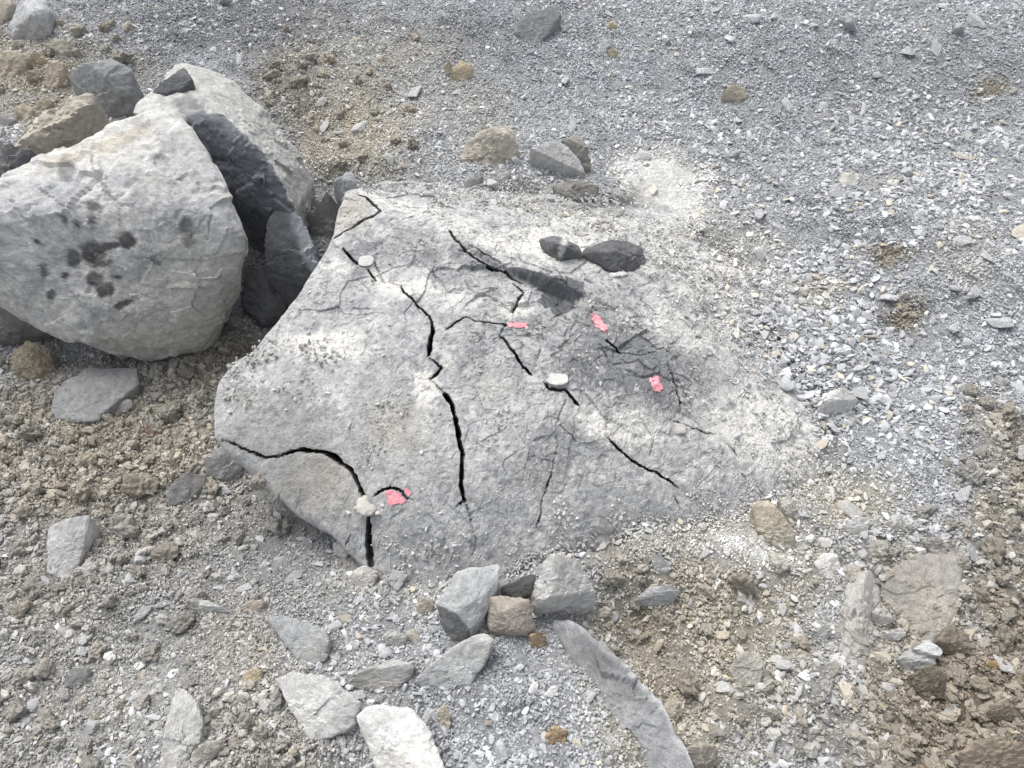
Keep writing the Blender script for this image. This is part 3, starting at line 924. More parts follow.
rock('tan_stone', 'tan lump next to the beige rock top end', 'stone', (.38, .32, .22), [(14, 105, .04), (24, 100, .05), (34, 108, .03), (28, 122, .0), (15, 118, .01)], 3, 14, 1, 1.5)
rock('tan_stone', 'dull brown lump above the beige rock', 'stone', (.31, .26, .19), [(34, 98, .04), (48, 95, .04), (54, 103, .02), (44, 112, .0), (35, 110, .005)], 3, 14, 1, 1.5)
rock('grey_rock', 'grey angular rock with a chipped facet above the stained boulder', 'rock', (.24, .25, .255),
     [(66, 74, .1), (88, 60, .13), (112, 58, .14), (134, 70, .12), (142, 88, .08), (134, 104, .04), (112, 118, .0), (98, 112, .02), (74, 92, .04), (106, 78, .15), (128, 96, .08)], 5, 34, 2, .6)
rock('beige_rock', 'long beige rock with rough crust behind the stained boulder', 'rock', (.43, .385, .30),
     [(8, 146, .06), (40, 118, .10), (78, 92, .16), (98, 93, .165), (107, 108, .13), (106, 126, .08), (80, 150, .03), (40, 165, .01), (12, 166, .0), (70, 118, .15)], 5, 22, 4, 1.2)
rock('dark_rock', 'dark grey rough rock at the left edge above the stained boulder', 'rock', (.15, .152, .155), [(-20, 140, .06), (10, 142, .08), (32, 150, .07), (28, 165, .04), (8, 182, .0), (-20, 190, .0)], 4, 20, 4, 1.4)
rock('grey_stone', 'flat grey stone at the left edge beside tan lumps', 'stone', (.27, .265, .24), [(-6, 114, .03), (14, 112, .035), (17, 120, .02), (4, 128, .0), (-6, 128, .0)], 3, 26, 2)
# behind the slab
rock('tan_rock', 'tan rounded rock pair behind the cracked slab, left one', 'rock', (.38, .345, .275),
     [(460, 150, .03), (468, 138, .06), (490, 126, .095), (512, 125, .09), (520, 142, .06), (516, 160, .01), (490, 167, .0), (466, 165, .0)], 5, 20, 4, 1.1)
rock('grey_rock', 'pale grey wedge rock behind the slab, beside the tan rounded rock', 'rock', (.40, .40, .39),
     [(528, 148, .06), (545, 140, .085), (562, 141, .09), (580, 160, .05), (586, 174, .02), (570, 176, .0), (545, 166, .01)], 5, 40, 2, .5)
rock('grey_rock', 'brownish rock leaning on the back of the pale wedge rock', 'rock', (.29, .275, .24), [(560, 138, .08), (576, 134, .09), (588, 146, .07), (592, 162, .03), (586, 174, .0), (566, 150, .05)], 4, 28, 3, .9)
rock('flat_stone', 'shaded flat stone under the pale wedge rock', 'stone', (.27, .255, .225), [(552, 184, .03), (575, 178, .04), (600, 184, .03), (598, 196, .005), (572, 198, .0), (556, 192, .01)], 4, 26, 3)
rock('flat_stone', 'thin pale flake on the dust behind the slab, nearer the wedge rock', 'stone', (.44, .43, .40), [(552, 204, .012), (570, 201, .016), (586, 204, .014), (584, 211, .002), (560, 212, .001)], 3, 36, 2)
rock('flat_stone', 'thin pale flake on the dust, right of the other flake', 'stone', (.46, .45, .42), [(588, 209, .014), (608, 206, .016), (626, 209, .012), (618, 217, .001), (596, 218, .001)], 3, 36, 2)
rock('grey_stone', 'grey stone in front of the tan rounded rock', 'stone', (.34, .34, .335), [(488, 172, .02), (500, 167, .03), (512, 172, .02), (506, 181, .002), (492, 181, .002)], 3, 28, 3)
rock('grey_stone', 'grey stone left below the tan rounded rock', 'stone', (.35, .35, .345), [(462, 182, .02), (474, 170, .03), (484, 170, .03), (478, 184, .004), (466, 189, .0)], 3, 28, 3)
rock('grey_rock', 'dark grey smooth rock sunk in gravel at the top middle', 'rock', (.215, .22, .225),
     [(514, 28, .03), (530, 12, .05), (556, 4, .06), (563, 14, .05), (552, 30, .02), (536, 46, .0), (526, 46, .0)], 5, 30, 2, .5)
rock('tan_stone', 'tan stone alone in the gravel left of the dark sunk rock', 'stone', (.42, .345, .23), [(450, 70, .03), (462, 58, .055), (474, 66, .04), (473, 76, .01), (462, 82, .0), (452, 80, .0)], 4, 22, 3)
rock('tan_stone', 'smaller tan stone beside the lone tan stone', 'stone', (.40, .34, .235), [(443, 64, .03), (451, 60, .035), (452, 72, .01), (446, 76, .0)], 3, 20, 2)
rock('tan_stone', 'tan round stone among grey gravel at the upper right', 'stone', (.43, .37, .27), [(721, 93, .03), (732, 83, .05), (744, 86, .04), (748, 96, .02), (738, 103, .0), (725, 102, .0)], 4, 18, 2)
rock('tan_stone', 'yellowish pebble right of the dark sunk rock', 'stone', (.46, .38, .23), [(607, 50, .025), (613, 46, .03), (618, 52, .02), (612, 60, .0)], 3, 16, 1)
rock('tan_stone', 'yellowish pebble at the very top right of the dark sunk rock', 'stone', (.48, .38, .22), [(608, 22, .025), (614, 19, .03), (618, 25, .015), (612, 30, .0)], 3, 16, 1)
rock('pale_stone', 'creamy stone half buried in the gravel right of the slab', 'stone', (.50, .48, .42), [(838, 174, .02), (850, 168, .035), (862, 174, .02), (858, 187, .0), (842, 188, .0)], 3, 24, 3)
rock('dark_rock', 'dark slate piece with blue tint resting on the dusty slab', 'rock', (.115, .12, .13),
     [(580, 253, .012), (596, 243, .03), (618, 240, .036), (643, 246, .03), (646, 260, .008), (634, 271, .004), (614, 272, .004), (592, 262, .004), (606, 252, .05), (630, 256, .038)], 5, 70, 1, .6, surf=lambda x, y: surface(x, y), base=.015)
rock('dark_rock', 'smaller dark slate chip left of the blue tinted slate piece', 'rock', (.135, .14, .15),
     [(539, 238, .03), (556, 235, .042), (579, 245, .034), (584, 255, .02), (560, 258, .014), (547, 251, .016), (560, 244, .052)], 4, 70, 1, .5, surf=lambda x, y: surface(x, y), base=.012,
     paint=lambda Wd, c: c + .34 * blob(*to_px(Wd), [(563, 247, 3.5, 12, 14)], 1.5, Wd, .2)[:, None])
rock('pale_stone', 'thin white chip under the front of the blue tinted slate', 'stone', (.55, .54, .51), [(609, 273, .010), (626, 270, .014), (627, 275, .006), (612, 277, .002)], 3, 34, 2, surf=lambda x, y: surface(x, y), base=.008)
rock('pale_rock', 'pale angular rock in coarse gravel at the right tip of the slab', 'rock', (.47, .465, .445),
     [(822, 402, .04), (830, 390, .05), (845, 385, .055), (860, 398, .035), (850, 412, .008), (824, 415, .0)], 4, 34, 3, .7)
# in front of the slab
rock('pale_stone', 'pale broken fragment beside the lower end of the open crack', 'stone', (.44, .435, .42), [(332, 544, .04), (345, 534, .05), (354, 544, .04), (346, 558, .005), (335, 555, .005)], 4, 30, 3)
rock('pale_stone', 'dusty flat fragment just below the lower end of the open crack', 'stone', (.42, .415, .40), [(350, 574, .03), (362, 564, .04), (378, 570, .035), (374, 586, .003), (356, 590, .002)], 4, 30, 3)
rock('grey_stone', 'grey flat fragment right of the dusty one below the crack', 'stone', (.36, .365, .365), [(386, 580, .02), (396, 568, .03), (408, 574, .02), (398, 592, .002)], 4, 34, 2)
rock('grey_block', 'large grey block with a dark front facet before the slab, left of the brown block', 'rock', (.37, .38, .38),
     [(436, 602, .07), (458, 568, .10), (500, 563, .11), (500, 580, .095), (484, 618, .055), (468, 630, .04), (456, 614, .09), (440, 622, .02), (452, 645, -.01), (466, 642, .0)], 5, 44, 1, .45,
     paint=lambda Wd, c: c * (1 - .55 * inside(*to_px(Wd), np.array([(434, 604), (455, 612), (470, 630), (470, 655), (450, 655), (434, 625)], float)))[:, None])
rock('brown_block', 'brown squarish block with a diagonal notch between two grey blocks', 'rock', (.34, .29, .235),
     [(489, 597, .075), (505, 594, .088), (530, 599, .08), (535, 630, .02), (534, 638, -.005), (500, 636, .0), (490, 632, .02), (487, 618, .04), (503, 612, .085), (516, 632, .04)], 5, 46, 1, .7)
rock('grey_block', 'large pale grey block in front of the slab, right of the brown block', 'rock', (.42, .42, .41),
     [(532, 590, .08), (545, 560, .11), (556, 553, .115), (574, 556, .11), (594, 592, .06), (596, 608, .02), (580, 616, .0), (534, 612, .02), (540, 602, .07), (552, 596, .09)], 5, 36, 2, .6)
rock('grey_rock', 'small dark rock tucked behind the brown block', 'rock', (.23, .235, .24), [(500, 586, .05), (518, 578, .065), (536, 572, .07), (532, 592, .02), (515, 600, .01), (503, 596, .02)], 4, 30, 3, .7)
rock('orange_stone', 'small orange brown cube-like stone beside the brown block', 'stone', (.36, .24, .12), [(528, 634, .03), (540, 630, .04), (547, 634, .035), (546, 646, .006), (532, 649, .0)], 3, 24, 2)
rock('grey_slab', 'long curved grey slab edge running to the bottom, right of the gravel mound', 'rock', (.25, .255, .26),
     [(548, 616, .09), (572, 619, .12), (592, 632, .135), (620, 658, .142), (648, 690, .142), (672, 722, .135), (694, 768, .12), (704, 800, .11), (645, 800, .055), (628, 738, .06), (594, 696, .06), (556, 648, .06)], 6, 30, 2, .7,
     absolute=True, drop=-.05, shrink=.97, paint=lambda Wd, c: c * (1 + .65 * blob(*to_px(Wd), [(600, 640, 34, 6, 42), (650, 690, 50, 6, 48), (684, 742, 40, 6, 60), (560, 622, 14, 7, 0)], 3, Wd, .3) - .22 * blob(*to_px(Wd), [(615, 668, 40, 14, 48)], 6, Wd, .5))[:, None])
rock('grey_rock', 'long low grey rock left of the gravel mound', 'rock', (.37, .375, .37),
     [(414, 678, .03), (436, 660, .05), (462, 640, .07), (482, 631, .075), (495, 638, .06), (486, 660, .03), (470, 684, .005), (440, 688, .0), (416, 688, .0)], 5, 30, 3, .6)
rock('grey_rock', 'flat bluish grey slab lying below the slab corner in the gravel', 'rock', (.31, .325, .335),
     [(266, 618, .04), (282, 614, .045), (326, 628, .05), (330, 640, .04), (326, 660, .012), (306, 667, .0), (286, 645, .02)], 5, 40, 2, .45)
rock('pale_slab', 'broad pale slab in the lower foreground, left one of two', 'rock', (.43, .425, .405),
     [(274, 678, .05), (292, 671, .06), (330, 676, .065), (362, 702, .06), (356, 724, .035), (330, 738, .02), (312, 742, .0), (296, 716, .02), (286, 700, .03)], 5, 34, 3, .6)
rock('pale_slab', 'whitest broad slab in the lower foreground, cut by the bottom edge', 'rock', (.53, .525, .505),
     [(353, 716, .05), (370, 704, .06), (412, 708, .06), (430, 730, .05), (452, 790, .03), (390, 790, .02), (376, 760, .02), (362, 736, .03)], 5, 34, 3, .6)
rock('grey_rock', 'flat grey rock between the pale slabs and the long low rock', 'rock', (.33, .33, .32),
     [(346, 682, .02), (362, 668, .035), (390, 660, .045), (414, 660, .045), (412, 678, .015), (388, 692, .0), (360, 692, .0)], 4, 34, 2, .6)
rock('pale_rock', 'tapered pale rock half sunk in soil at the lower left', 'rock', (.42, .415, .395),
     [(172, 700, .04), (182, 686, .055), (196, 698, .05), (202, 722, .04), (200, 742, .02), (176, 775, .0), (158, 775, .0), (164, 735, .03)], 5, 24, 3, .8)
rock('pale_stone', 'oval tan grey stone at the bottom beside the tapered pale rock', 'stone', (.39, .37, .315), [(188, 756, .02), (200, 742, .035), (216, 738, .035), (222, 746, .025), (208, 764, .0), (194, 768, .0)], 4, 16, 2)
rock('grey_stone', 'pointed grey stone in the soil below the tall pale block', 'stone', (.34, .335, .32), [(62, 676, .03), (78, 664, .04), (90, 668, .03), (82, 684, .005), (66, 690, .0)], 4, 28, 3)
rock('grey_stone', 'thin grey chip with dark underside below the slab', 'stone', (.37, .375, .37), [(187, 604, .018), (198, 598, .024), (214, 606, .02), (234, 608, .018), (232, 613, .004), (206, 612, .003), (190, 611, .002)], 3, 30, 3)
rock('grey_stone', 'flat pale grey stone on brown soil below the slab middle', 'stone', (.36, .365, .365), [(633, 600, .02), (648, 587, .03), (672, 583, .032), (682, 590, .025), (670, 606, .004), (645, 609, .0)], 4, 36, 2, .6)
rock('grey_stone', 'flake leaning above the flat pale grey stone', 'stone', (.40, .40, .39), [(650, 560, .02), (660, 553, .03), (674, 566, .02), (668, 574, .002), (654, 570, .004)], 3, 34, 2)
rock('grey_stone', 'pale flat stone partly dusted at the slab lower edge', 'stone', (.40, .395, .38), [(586, 528, .014), (602, 517, .02), (618, 526, .014), (610, 535, .002), (590, 534, .002)], 3, 30, 2, surf=lambda x, y: surface(x, y))
rock('tan_rock', 'tan pitted rock at the lower right slab corner', 'rock', (.42, .37, .285),
     [(752, 504, .055), (766, 498, .065), (780, 508, .06), (796, 534, .03), (794, 548, .0), (784, 551, .0), (766, 540, .01), (756, 524, .03)], 5, 26, 4, 1.0)
rock('pale_stone', 'pale stone leaning on the tan pitted rock', 'stone', (.47, .45, .40), [(778, 498, .04), (790, 492, .05), (800, 510, .03), (798, 520, .005), (788, 518, .01)], 4, 28, 2)
rock('pale_stone', 'white flat stone right of the tan pitted rock', 'stone', (.52, .51, .48), [(843, 524, .02), (858, 514, .03), (872, 518, .025), (868, 532, .003), (850, 534, .002)], 4, 30, 2)
rock('pale_stone', 'dusty white stone between tan pitted rock and grey ridge', 'stone', (.50, .49, .46), [(814, 562, .015), (824, 551, .022), (838, 553, .02), (842, 570, .006), (830, 580, .0), (820, 574, .002)], 4, 26, 3)
rock('grey_rock', 'narrow grey ridge of buried rock left of the cracked clod', 'rock', (.36, .35, .325),
     [(840, 650, .018), (848, 610, .03), (860, 568, .03), (868, 562, .03), (878, 575, .0), (880, 610, .0), (870, 655, .0), (850, 678, -.01), (836, 672, .0), (856, 620, .045), (866, 585, .04)], 5, 16, 1, 1.2, keep=False)
rock('soil_clod', 'large flat brown clod with a crack at the right', 'clod', (.29, .272, .238),
     [(880, 580, .006), (900, 556, .012), (935, 546, .012), (962, 552, .01), (966, 590, .012), (955, 630, .01), (930, 652, .0), (900, 632, .004), (882, 605, .004)], 6, 11, 0, .9, keep=False,
     paint=lambda Wd, c: c * (1 - .75 * np.clip(1 - np.abs(to_px(Wd)[1] - (591 + 4 * np.sin(to_px(Wd)[0] * .12) + 3 * fbm(Wd, 30, 2, 5))) / 1.6, 0, 1) * (to_px(Wd)[0] < 935))[:, None])
rock('soil_clod', 'rough brown clod at the lower corner of the cracked flat clod', 'clod', (.21, .175, .125), [(936, 640, .06), (950, 622, .07), (972, 632, .06), (970, 650, .02), (955, 658, .0), (938, 654, .0)], 4, 12, 0, 1.8)
rock('soil_clod', 'crumbly dark brown clod under the two grey flat stones', 'clod', (.18, .15, .105), [(915, 672, .06), (930, 662, .075), (948, 672, .065), (946, 698, .01), (926, 706, .0), (912, 692, .01)], 5, 12, 0, 2.0)
rock('grey_stone', 'grey flat stone above two others beside the narrow ridge', 'stone', (.42, .42, .41), [(870, 612, .03), (886, 605, .035), (896, 620, .025), (884, 627, .004), (872, 622, .006)], 4, 30, 2)
rock('grey_stone', 'pale grey stone in the middle of the small stone row', 'stone', (.44, .435, .42), [(886, 632, .025), (902, 626, .03), (908, 634, .02), (898, 641, .003), (888, 640, .003)], 4, 26, 2)
rock('grey_stone', 'large bluish flat stone at the lower end of the stone row', 'stone', (.39, .40, .40), [(898, 658, .03), (912, 648, .035), (934, 655, .03), (940, 664, .02), (918, 672, .002), (906, 672, .002)], 4, 30, 2)
rock('grey_stone', 'bluish lens-shaped stone lying over the lower end of the stone row', 'stone', (.40, .41, .42), [(913, 648, .055), (928, 639, .065), (944, 650, .05), (940, 656, .04), (920, 654, .04)], 4, 30, 2)
rock('grey_stone', 'round grey stone left of the narrow ridge', 'stone', (.42, .415, .395), [(814, 630, .025), (826, 622, .035), (832, 630, .02), (828, 643, .002), (816, 642, .002)], 4, 24, 2)
rock('tan_rock', 'rounded tan grey rock in the soil at the lower right', 'rock', (.37, .35, .30), [(728, 668, .03), (740, 653, .05), (758, 651, .05), (764, 664, .035), (760, 684, .005), (738, 688, .0)], 5, 20, 3, .9)
rock('tan_rock', 'tan rock at the bottom edge below the curved grey slab', 'rock', (.33, .305, .25), [(686, 748, .04), (700, 740, .05), (716, 744, .045), (720, 762, .01), (700, 775, .0), (688, 766, .0)], 5, 20, 3, .9)
rock('orange_stone', 'bright orange stone in brown soil at the right', 'stone', (.55, .36, .10), [(986, 664, .02), (994, 658, .03), (1002, 663, .02), (998, 669, .003), (988, 669, .004)], 3, 18, 2)
rock('soil_clod', 'big brown clod near the right edge below the orange stone', 'clod', (.25, .205, .145), [(988, 710, .05), (1002, 698, .065), (1016, 706, .05), (1014, 722, .006), (994, 724, .0)], 5, 14, 0, 1.5)
rock('soil_clod', 'wide brown clod in the bottom right corner', 'clod', (.24, .195, .135), [(958, 752, .04), (985, 738, .06), (1024, 740, .06), (1040, 770, .02), (1000, 785, .0), (962, 775, .0)], 5, 14, 0, 1.6)
rock('tan_stone', 'ochre stone on top of the gravel mound', 'stone', (.36, .24, .12), [(544, 734, .02), (556, 724, .03), (568, 728, .025), (566, 742, .003), (550, 746, .0)], 4, 16, 1, 1.4)
rock('white_stone', 'bright white oval pebble on the gravel mound, upper one', 'stone', (.66, .65, .62), [(527, 690, .012), (533, 680, .018), (539, 682, .016), (538, 692, .004), (531, 696, .002)], 3, 16, 1, .5)
rock('white_stone', 'pale oval pebble on the gravel mound, right of the white one', 'stone', (.52, .53, .52), [(543, 694, .012), (552, 684, .018), (560, 686, .016), (556, 696, .004), (546, 699, .002)], 3, 16, 1, .5)
rock('tan_stone', 'round tan stone left of the grey block with dark facet', 'stone', (.40, .35, .275), [(414, 604, .03), (424, 596, .04), (434, 602, .03), (432, 612, .004), (420, 615, .0)], 4, 16, 2)
rock('grey_stone', 'half-disc grey stone above the long low rock', 'stone', (.35, .345, .325), [(382, 636, .02), (390, 627, .03), (408, 636, .02), (404, 645, .002), (388, 645, .002)], 4, 26, 2)
rock('tan_stone', 'tan chip leaning at the left end of the gravel mound', 'stone', (.38, .335, .26), [(436, 712, .02), (444, 702, .035), (451, 712, .025), (450, 728, .003), (440, 726, .002)], 4, 24, 2)
rock('tan_stone', 'ochre rounded stone in gravel left of the flat bluish slab', 'stone', (.42, .34, .21), [(240, 676, .02), (250, 668, .03), (262, 668, .025), (262, 680, .004), (246, 686, .0)], 4, 14, 1)
rock('tan_stone', 'pinkish tan stone above the flat bluish slab', 'stone', (.38, .32, .25), [(238, 606, .02), (252, 598, .03), (266, 600, .025), (260, 612, .003), (244, 614, .002)], 4, 18, 2)


# ------------------------------------------------------------------ loose gravel
def pebble_mesh(name, seed, sub, p, planes, rough, flat=True, mat=None, zr=(.3, .55), yr=(.5, .9), ball=1.7):
    r = np.random.default_rng(seed)
    V, F = ico(sub)
    N = r.normal(size=(planes, 3)); N /= np.linalg.norm(N, axis=1)[:, None]
    D = r.uniform(.42, 1.0, planes)
    sc = np.array([1, r.uniform(*yr), r.uniform(*zr)])
    acc = (1 / ball) ** p * np.ones(len(V))
    for n, d in zip(N, D):
        acc += (np.maximum(V @ n, 0) / d) ** p
    rr = acc ** (-1 / p)
    rr = rr * (1 + rough * fbm(V + seed, 2.2, 4, seed, .6))
    V = V * rr[:, None] * sc
    V /= np.abs(V).max()
    me = mesh_np(name, V, F, mat, None, not flat)
    return me


def blocked(px, py, grow=2.0):
    m = np.zeros(px.shape, bool)
    for Q in ROCK_POLYS:
        if px.ndim and len(px):
            c = Q.mean(0)
            d = Q - c
            ang = np.argsort(np.arctan2(d[:, 1], d[:, 0]))
            Q2 = c + d[ang] * (1 + grow / (np.abs(d).max() + 1e-6))
            m |= inside(px, py, Q2)
    return m


BOULDER_PX = np.array([(-80, 180), (0, 180), (60, 147), (118, 117), (146, 90), (190, 57), (236, 78), (268, 110), (302, 155), (322, 190), (325, 262), (300, 310), (240, 320), (205, 348), (150, 368), (100, 360), (70, 350), (-80, 350)], float)
ROCK_POLYS = [q for q in ROCK_POLYS if q.shape[0] < 14]
ang_meshes = [pebble_mesh('gravel_stone', 400 + k, 3, 70, 9, .05, True, M_PEB) for k in range(16)]
clod_meshes = [pebble_mesh('clod', 450 + k, 4, 10, 9, .6, True, M_PEB, (.65, .95), (.75, 1), 1.1) for k in range(10)]


def px_scatter(n, dens, size_fn, keep_off, tries=40):
    """positions in view with a minimum distance, denser where dens() is high"""
    out = []
    cell = {}
    t = 0
    while len(out) < n and t < n * tries:
        t += 1
        px, py = random.uniform(-30, 1054), random.uniform(-20, 790)
        s = size_fn(px, py)
        if random.random() > dens(px, py): continue
        ok = True
        cx, cy = int(px // 30), int(py // 30)
        for i in range(cx - 1, cx + 2):
            for j in range(cy - 1, cy + 2):
                for (qx, qy, qs) in cell.get((i, j), ()):
                    if (qx - px) ** 2 + (qy - py) ** 2 < (.55 * (qs + s)) ** 2: ok = False
        if not ok: continue
        out.append((px, py, s)); cell.setdefault((cx, cy), []).append((px, py, s))
    a = np.array(out)
    b = blocked(a[:, 0], a[:, 1], keep_off) | inside(a[:, 0], a[:, 1], BOULDER_PX)
    return a[~b]


SLAB_VIS = np.array([(345, 190), (296, 297), (247, 352), (218, 384), (212, 405), (213, 435), (262, 484), (330, 540), (366, 570), (450, 585), (560, 560), (640, 525), (740, 500), (825, 465), (815, 410), (740, 350), (700, 300), (660, 250), (600, 225), (450, 195)], float)


def in_slab(px, py):
    return bool(inside(np.array([px]), np.array([py]), SLAB_VIS)[0])


def z_at(Z, px, py):
    return float(zone_sum(Z, np.array([float(px)]), np.array([float(py)]))[0])


def grey_density(px, py):
    if in_slab(px, py): return .02
    d = .45
    if px > 720 and py < 540: d = .8
    if 770 < px < 940 and 240 < py < 530: d = 1.0
    if px > 850 and py > 400: d = .8
    if px < 420 and py > 400: d = .6
    if py < 120 and px < 520: d = .12
    if 470 < px < 620 and py > 640: d = .5
    return d * (1 - .75 * min(1, z_at(BROWN, px, py))) * (1 - .6 * min(1, z_at(DUST, px, py)))


def grey_size(px, py):
    return 10 + random.random() ** 2.0 * (15 if px > 740 and py > 220 else 11)


def clod_density(px, py):
    if in_slab(px, py): return 0
    if px > 840 and py < 380: return 0
    return min(1, z_at(BROWN, px, py)) * (1 if (px < 330 or px > 850) else .45) + (.1 if px < 230 and py > 400 else 0)


def place_stones(arr, meshes, what, group_fn, name, colour_fn, flat_tilt, sink, cat):
    P, gz = on_ground(arr[:, 0], arr[:, 1], np.zeros(len(arr)), surface)
    cols = colour_fn(P)
    labels = place_labels(arr, what)
    for k, (px, py, s) in enumerate(arr):
        if crack_dist(P[k:k + 1, 0], P[k:k + 1, 1])[0] < .02: continue
        r = s / 2 * np.linalg.norm(P[k] - CAM) / FPX * 1.08
        me = meshes[k % len(meshes)]
        o = bpy.data.objects.new(name, me)
        COL.objects.link(o)
        hz = r * random.uniform(.8, 1.1)
        o.scale = (r, r * random.uniform(.85, 1.1), hz)
        o.rotation_euler = (random.gauss(0, flat_tilt), random.gauss(0, flat_tilt), random.uniform(0, 6.28))
        zlow = min(v.co.z for v in me.vertices) * hz
        o.location = (P[k, 0], P[k, 1], P[k, 2] - zlow * sink)
        c = cols[k]
        o.color = (c[0], c[1], c[2], 1)
        o['label'] = labels[k]; o['category'] = cat; o['group'] = group_fn(px, py)


LANDMARKS = [(370, 500, 'the lowest pink mark'), (660, 190, 'the white dust patch'), (490, 147, 'the tan rounded rock'), (538, 25, 'the dark sunk rock'), (733, 93, 'the tan round stone'),
             (850, 178, 'the creamy half buried stone'), (840, 400, 'the pale rock at the slab tip'), (902, 312, 'the brown patch right of the slab'), (1010, 20, 'the top right corner'), (880, 60, 'the top edge gravel'),
             (1010, 330, 'the right picture edge'), (775, 525, 'the tan pitted rock'), (858, 610, 'the narrow grey ridge'), (920, 600, 'the flat cracked clod'), (994, 664, 'the orange stone'), (745, 670, 'the rounded tan grey rock'),
             (655, 597, 'the flat stone on brown soil'), (620, 690, 'the curved grey slab'), (535, 688, 'the white oval pebble'), (510, 617, 'the brown notched block'), (450, 660, 'the long low grey rock'), (298, 640, 'the flat bluish slab'),
             (315, 705, 'the left broad pale slab'), (400, 740, 'the whitest broad slab'), (182, 735, 'the tapered pale rock'), (76, 678, 'the pointed grey stone'), (68, 548, 'the tall pale block'), (210, 608, 'the thin dark-edged chip'),
             (185, 490, 'the rough grey block'), (95, 395, 'the flat smooth grey stone'), (10, 470, 'the left picture edge'), (30, 755, 'the bottom left corner'), (105, 90, 'the grey angular rock'), (360, 130, 'the tan soil behind the boulder'),
             (300, 30, 'the dark gravel at the top'), (950, 460, 'the brown streak by the right edge'), (1000, 755, 'the bottom right corner'), (840, 745, 'the bottom edge soil'), (980, 200, 'the upper right gravel')]
ORD = ['nearest', 'second nearest', 'third nearest', 'fourth nearest', 'fifth nearest', 'sixth nearest', 'seventh nearest', 'eighth nearest', 'ninth nearest', 'tenth nearest'] + [w_ + ' nearest' for w_ in 'eleventh twelfth thirteenth fourteenth fifteenth sixteenth seventeenth eighteenth nineteenth twentieth'.split()]


def place_labels(arr, what):
    """which stone it is: its rank among its kind on one side of something one can find"""
    L = np.array([(a, b) for a, b, _ in LANDMARKS], float)
    groups = {}
    for k, (px, py, sz) in enumerate(arr):
        d = np.hypot(L[:, 0] - px, L[:, 1] - py); j = int(d.argmin())
        dx, dy = px - L[j, 0], py - L[j, 1]
        side = ('right of' if dx > 0 else 'left of') if abs(dx) > abs(dy) else ('below' if dy > 0 else 'above')
        groups.setdefault((j, side), []).append((d[j], k))
    out = [None] * len(arr)
    for (j, side), g in groups.items():
        for r_, (_, k) in enumerate(sorted(g)):
            out[k] = '%s %s %s' % (what, side, LANDMARKS[j][2]) if len(g) == 1 else '%s %s %s, %s' % (what, side, LANDMARKS[j][2], ORD[r_] if r_ < 20 else 'farther off')
    return out


def area(px, py):
    if px > 700 and py < 540: return 'right of the slab'
    if py < 230: return 'behind the slab'
    if px < 420: return 'left of and below the slab corner'
    return 'in front of the slab'


def grey_colour(P):
    c = soil_colour(P[:, 0], P[:, 1], P[:, 2])
    g = np.array([.45, .46, .47])
    t = rng.uniform(.9, 1.25, (len(P), 1))
    c = (c * .4 + g * .6) * t * 1.06
    w = (rng.random((len(P), 1)) < .10)
    c = np.where(w, c * np.array([1.06, .97, .82]), c)
    return np.clip(c, .05, .68)


def clod_colour(P):
    c = (soil_colour(P[:, 0], P[:, 1], P[:, 2]) * .45 + np.array([.29, .265, .222]) * .55) * rng.uniform(.92, 1.25, (len(P), 1))
    return c * (1 + rng.normal(0, .02, (len(P), 1)) * np.array([1, 0, -1]))


greys = px_scatter(420, grey_density, grey_size, 3)[:290]
place_stones(greys, ang_meshes, 'angular grey stone', lambda a, b: 'loose grey stones ' + area(a, b), 'gravel_stone', grey_colour, .22, .42, 'stone')
for a in greys: ROCK_POLYS.append(np.array([(a[0] + a[2] * .4 * math.cos(t), a[1] + a[2] * .4 * math.sin(t)) for t in (0, 1.05, 2.1, 3.14, 4.2, 5.25)]))
clods = px_scatter(460, clod_density, lambda a, b: 11 + random.random() ** 2.0 * 19, 3)[:290]
place_stones(clods, clod_meshes, 'crumbly brown clod', lambda a, b: 'brown soil clods ' + area(a, b), 'soil_clod', clod_colour, .4, .35, 'clod')


def tan_colour(P):
    return np.array([.40, .37, .31]) * rng.uniform(.8, 1.15, (len(P), 1)) * (1 + rng.normal(0, .02, (len(P), 1)) * np.array([1, 0, -1]))


heap = px_scatter(80, lambda a, b: 1.0 if (a < 130 and 20 < b < 150) else (.25 if 270 < a < 430 and 30 < b < 175 else 0), lambda a, b: 9 + random.random() ** 1.6 * 11, 1, 400)
place_stones(heap, clod_meshes, 'tan weathered stone', lambda a, b: 'tan weathered stones behind the boulder', 'tan_stone', tan_colour, .4, .45, 'stone')


# ------------------------------------------------------------------ grit and fine gravel, instanced as one mass each
def grit_cluster(name, seed, n, radius):
    """a loose handful of angular grains as one mesh with a tone per grain"""
    r = np.random.default_rng(seed)
    Vs, Fs, T = [], [], []
    off = 0
    base = ico(1)
    for k in range(n):
        V, F = base
        s = .0022 + .0042 * r.random() ** 2.5
        Q = np.linalg.qr(r.normal(size=(3, 3)))[0]
        v = V.copy()
        for _c in range(6):
            nn = r.normal(size=3); nn /= np.linalg.norm(nn)
            v = v - nn * np.maximum(v @ nn - r.uniform(.25, .6), 0)[:, None]
        v = (v * np.array([1.25, r.uniform(.7, 1.1), r.uniform(.5, .9)])) @ Q * s
        a = r.uniform(0, 6.283); rad = radius * math.sqrt(r.random())
        v = v + np.array([rad * math.cos(a), rad * math.sin(a), s * r.uniform(-.2, .5)])
        Vs.append(v); Fs.append(F + off); off += len(v); T.append(np.full(len(v), np.clip(r.normal(.47, .22), 0, 1)))
    me = mesh_np(name, np.vstack(Vs), np.vstack(Fs), M_GRAIN, None, False)
    at = me.attributes.new('tone', 'FLOAT', 'POINT')
    at.data.foreach_set('value', np.concatenate(T).astype(np.float32))
    return bpy.data.objects.new(name, me)


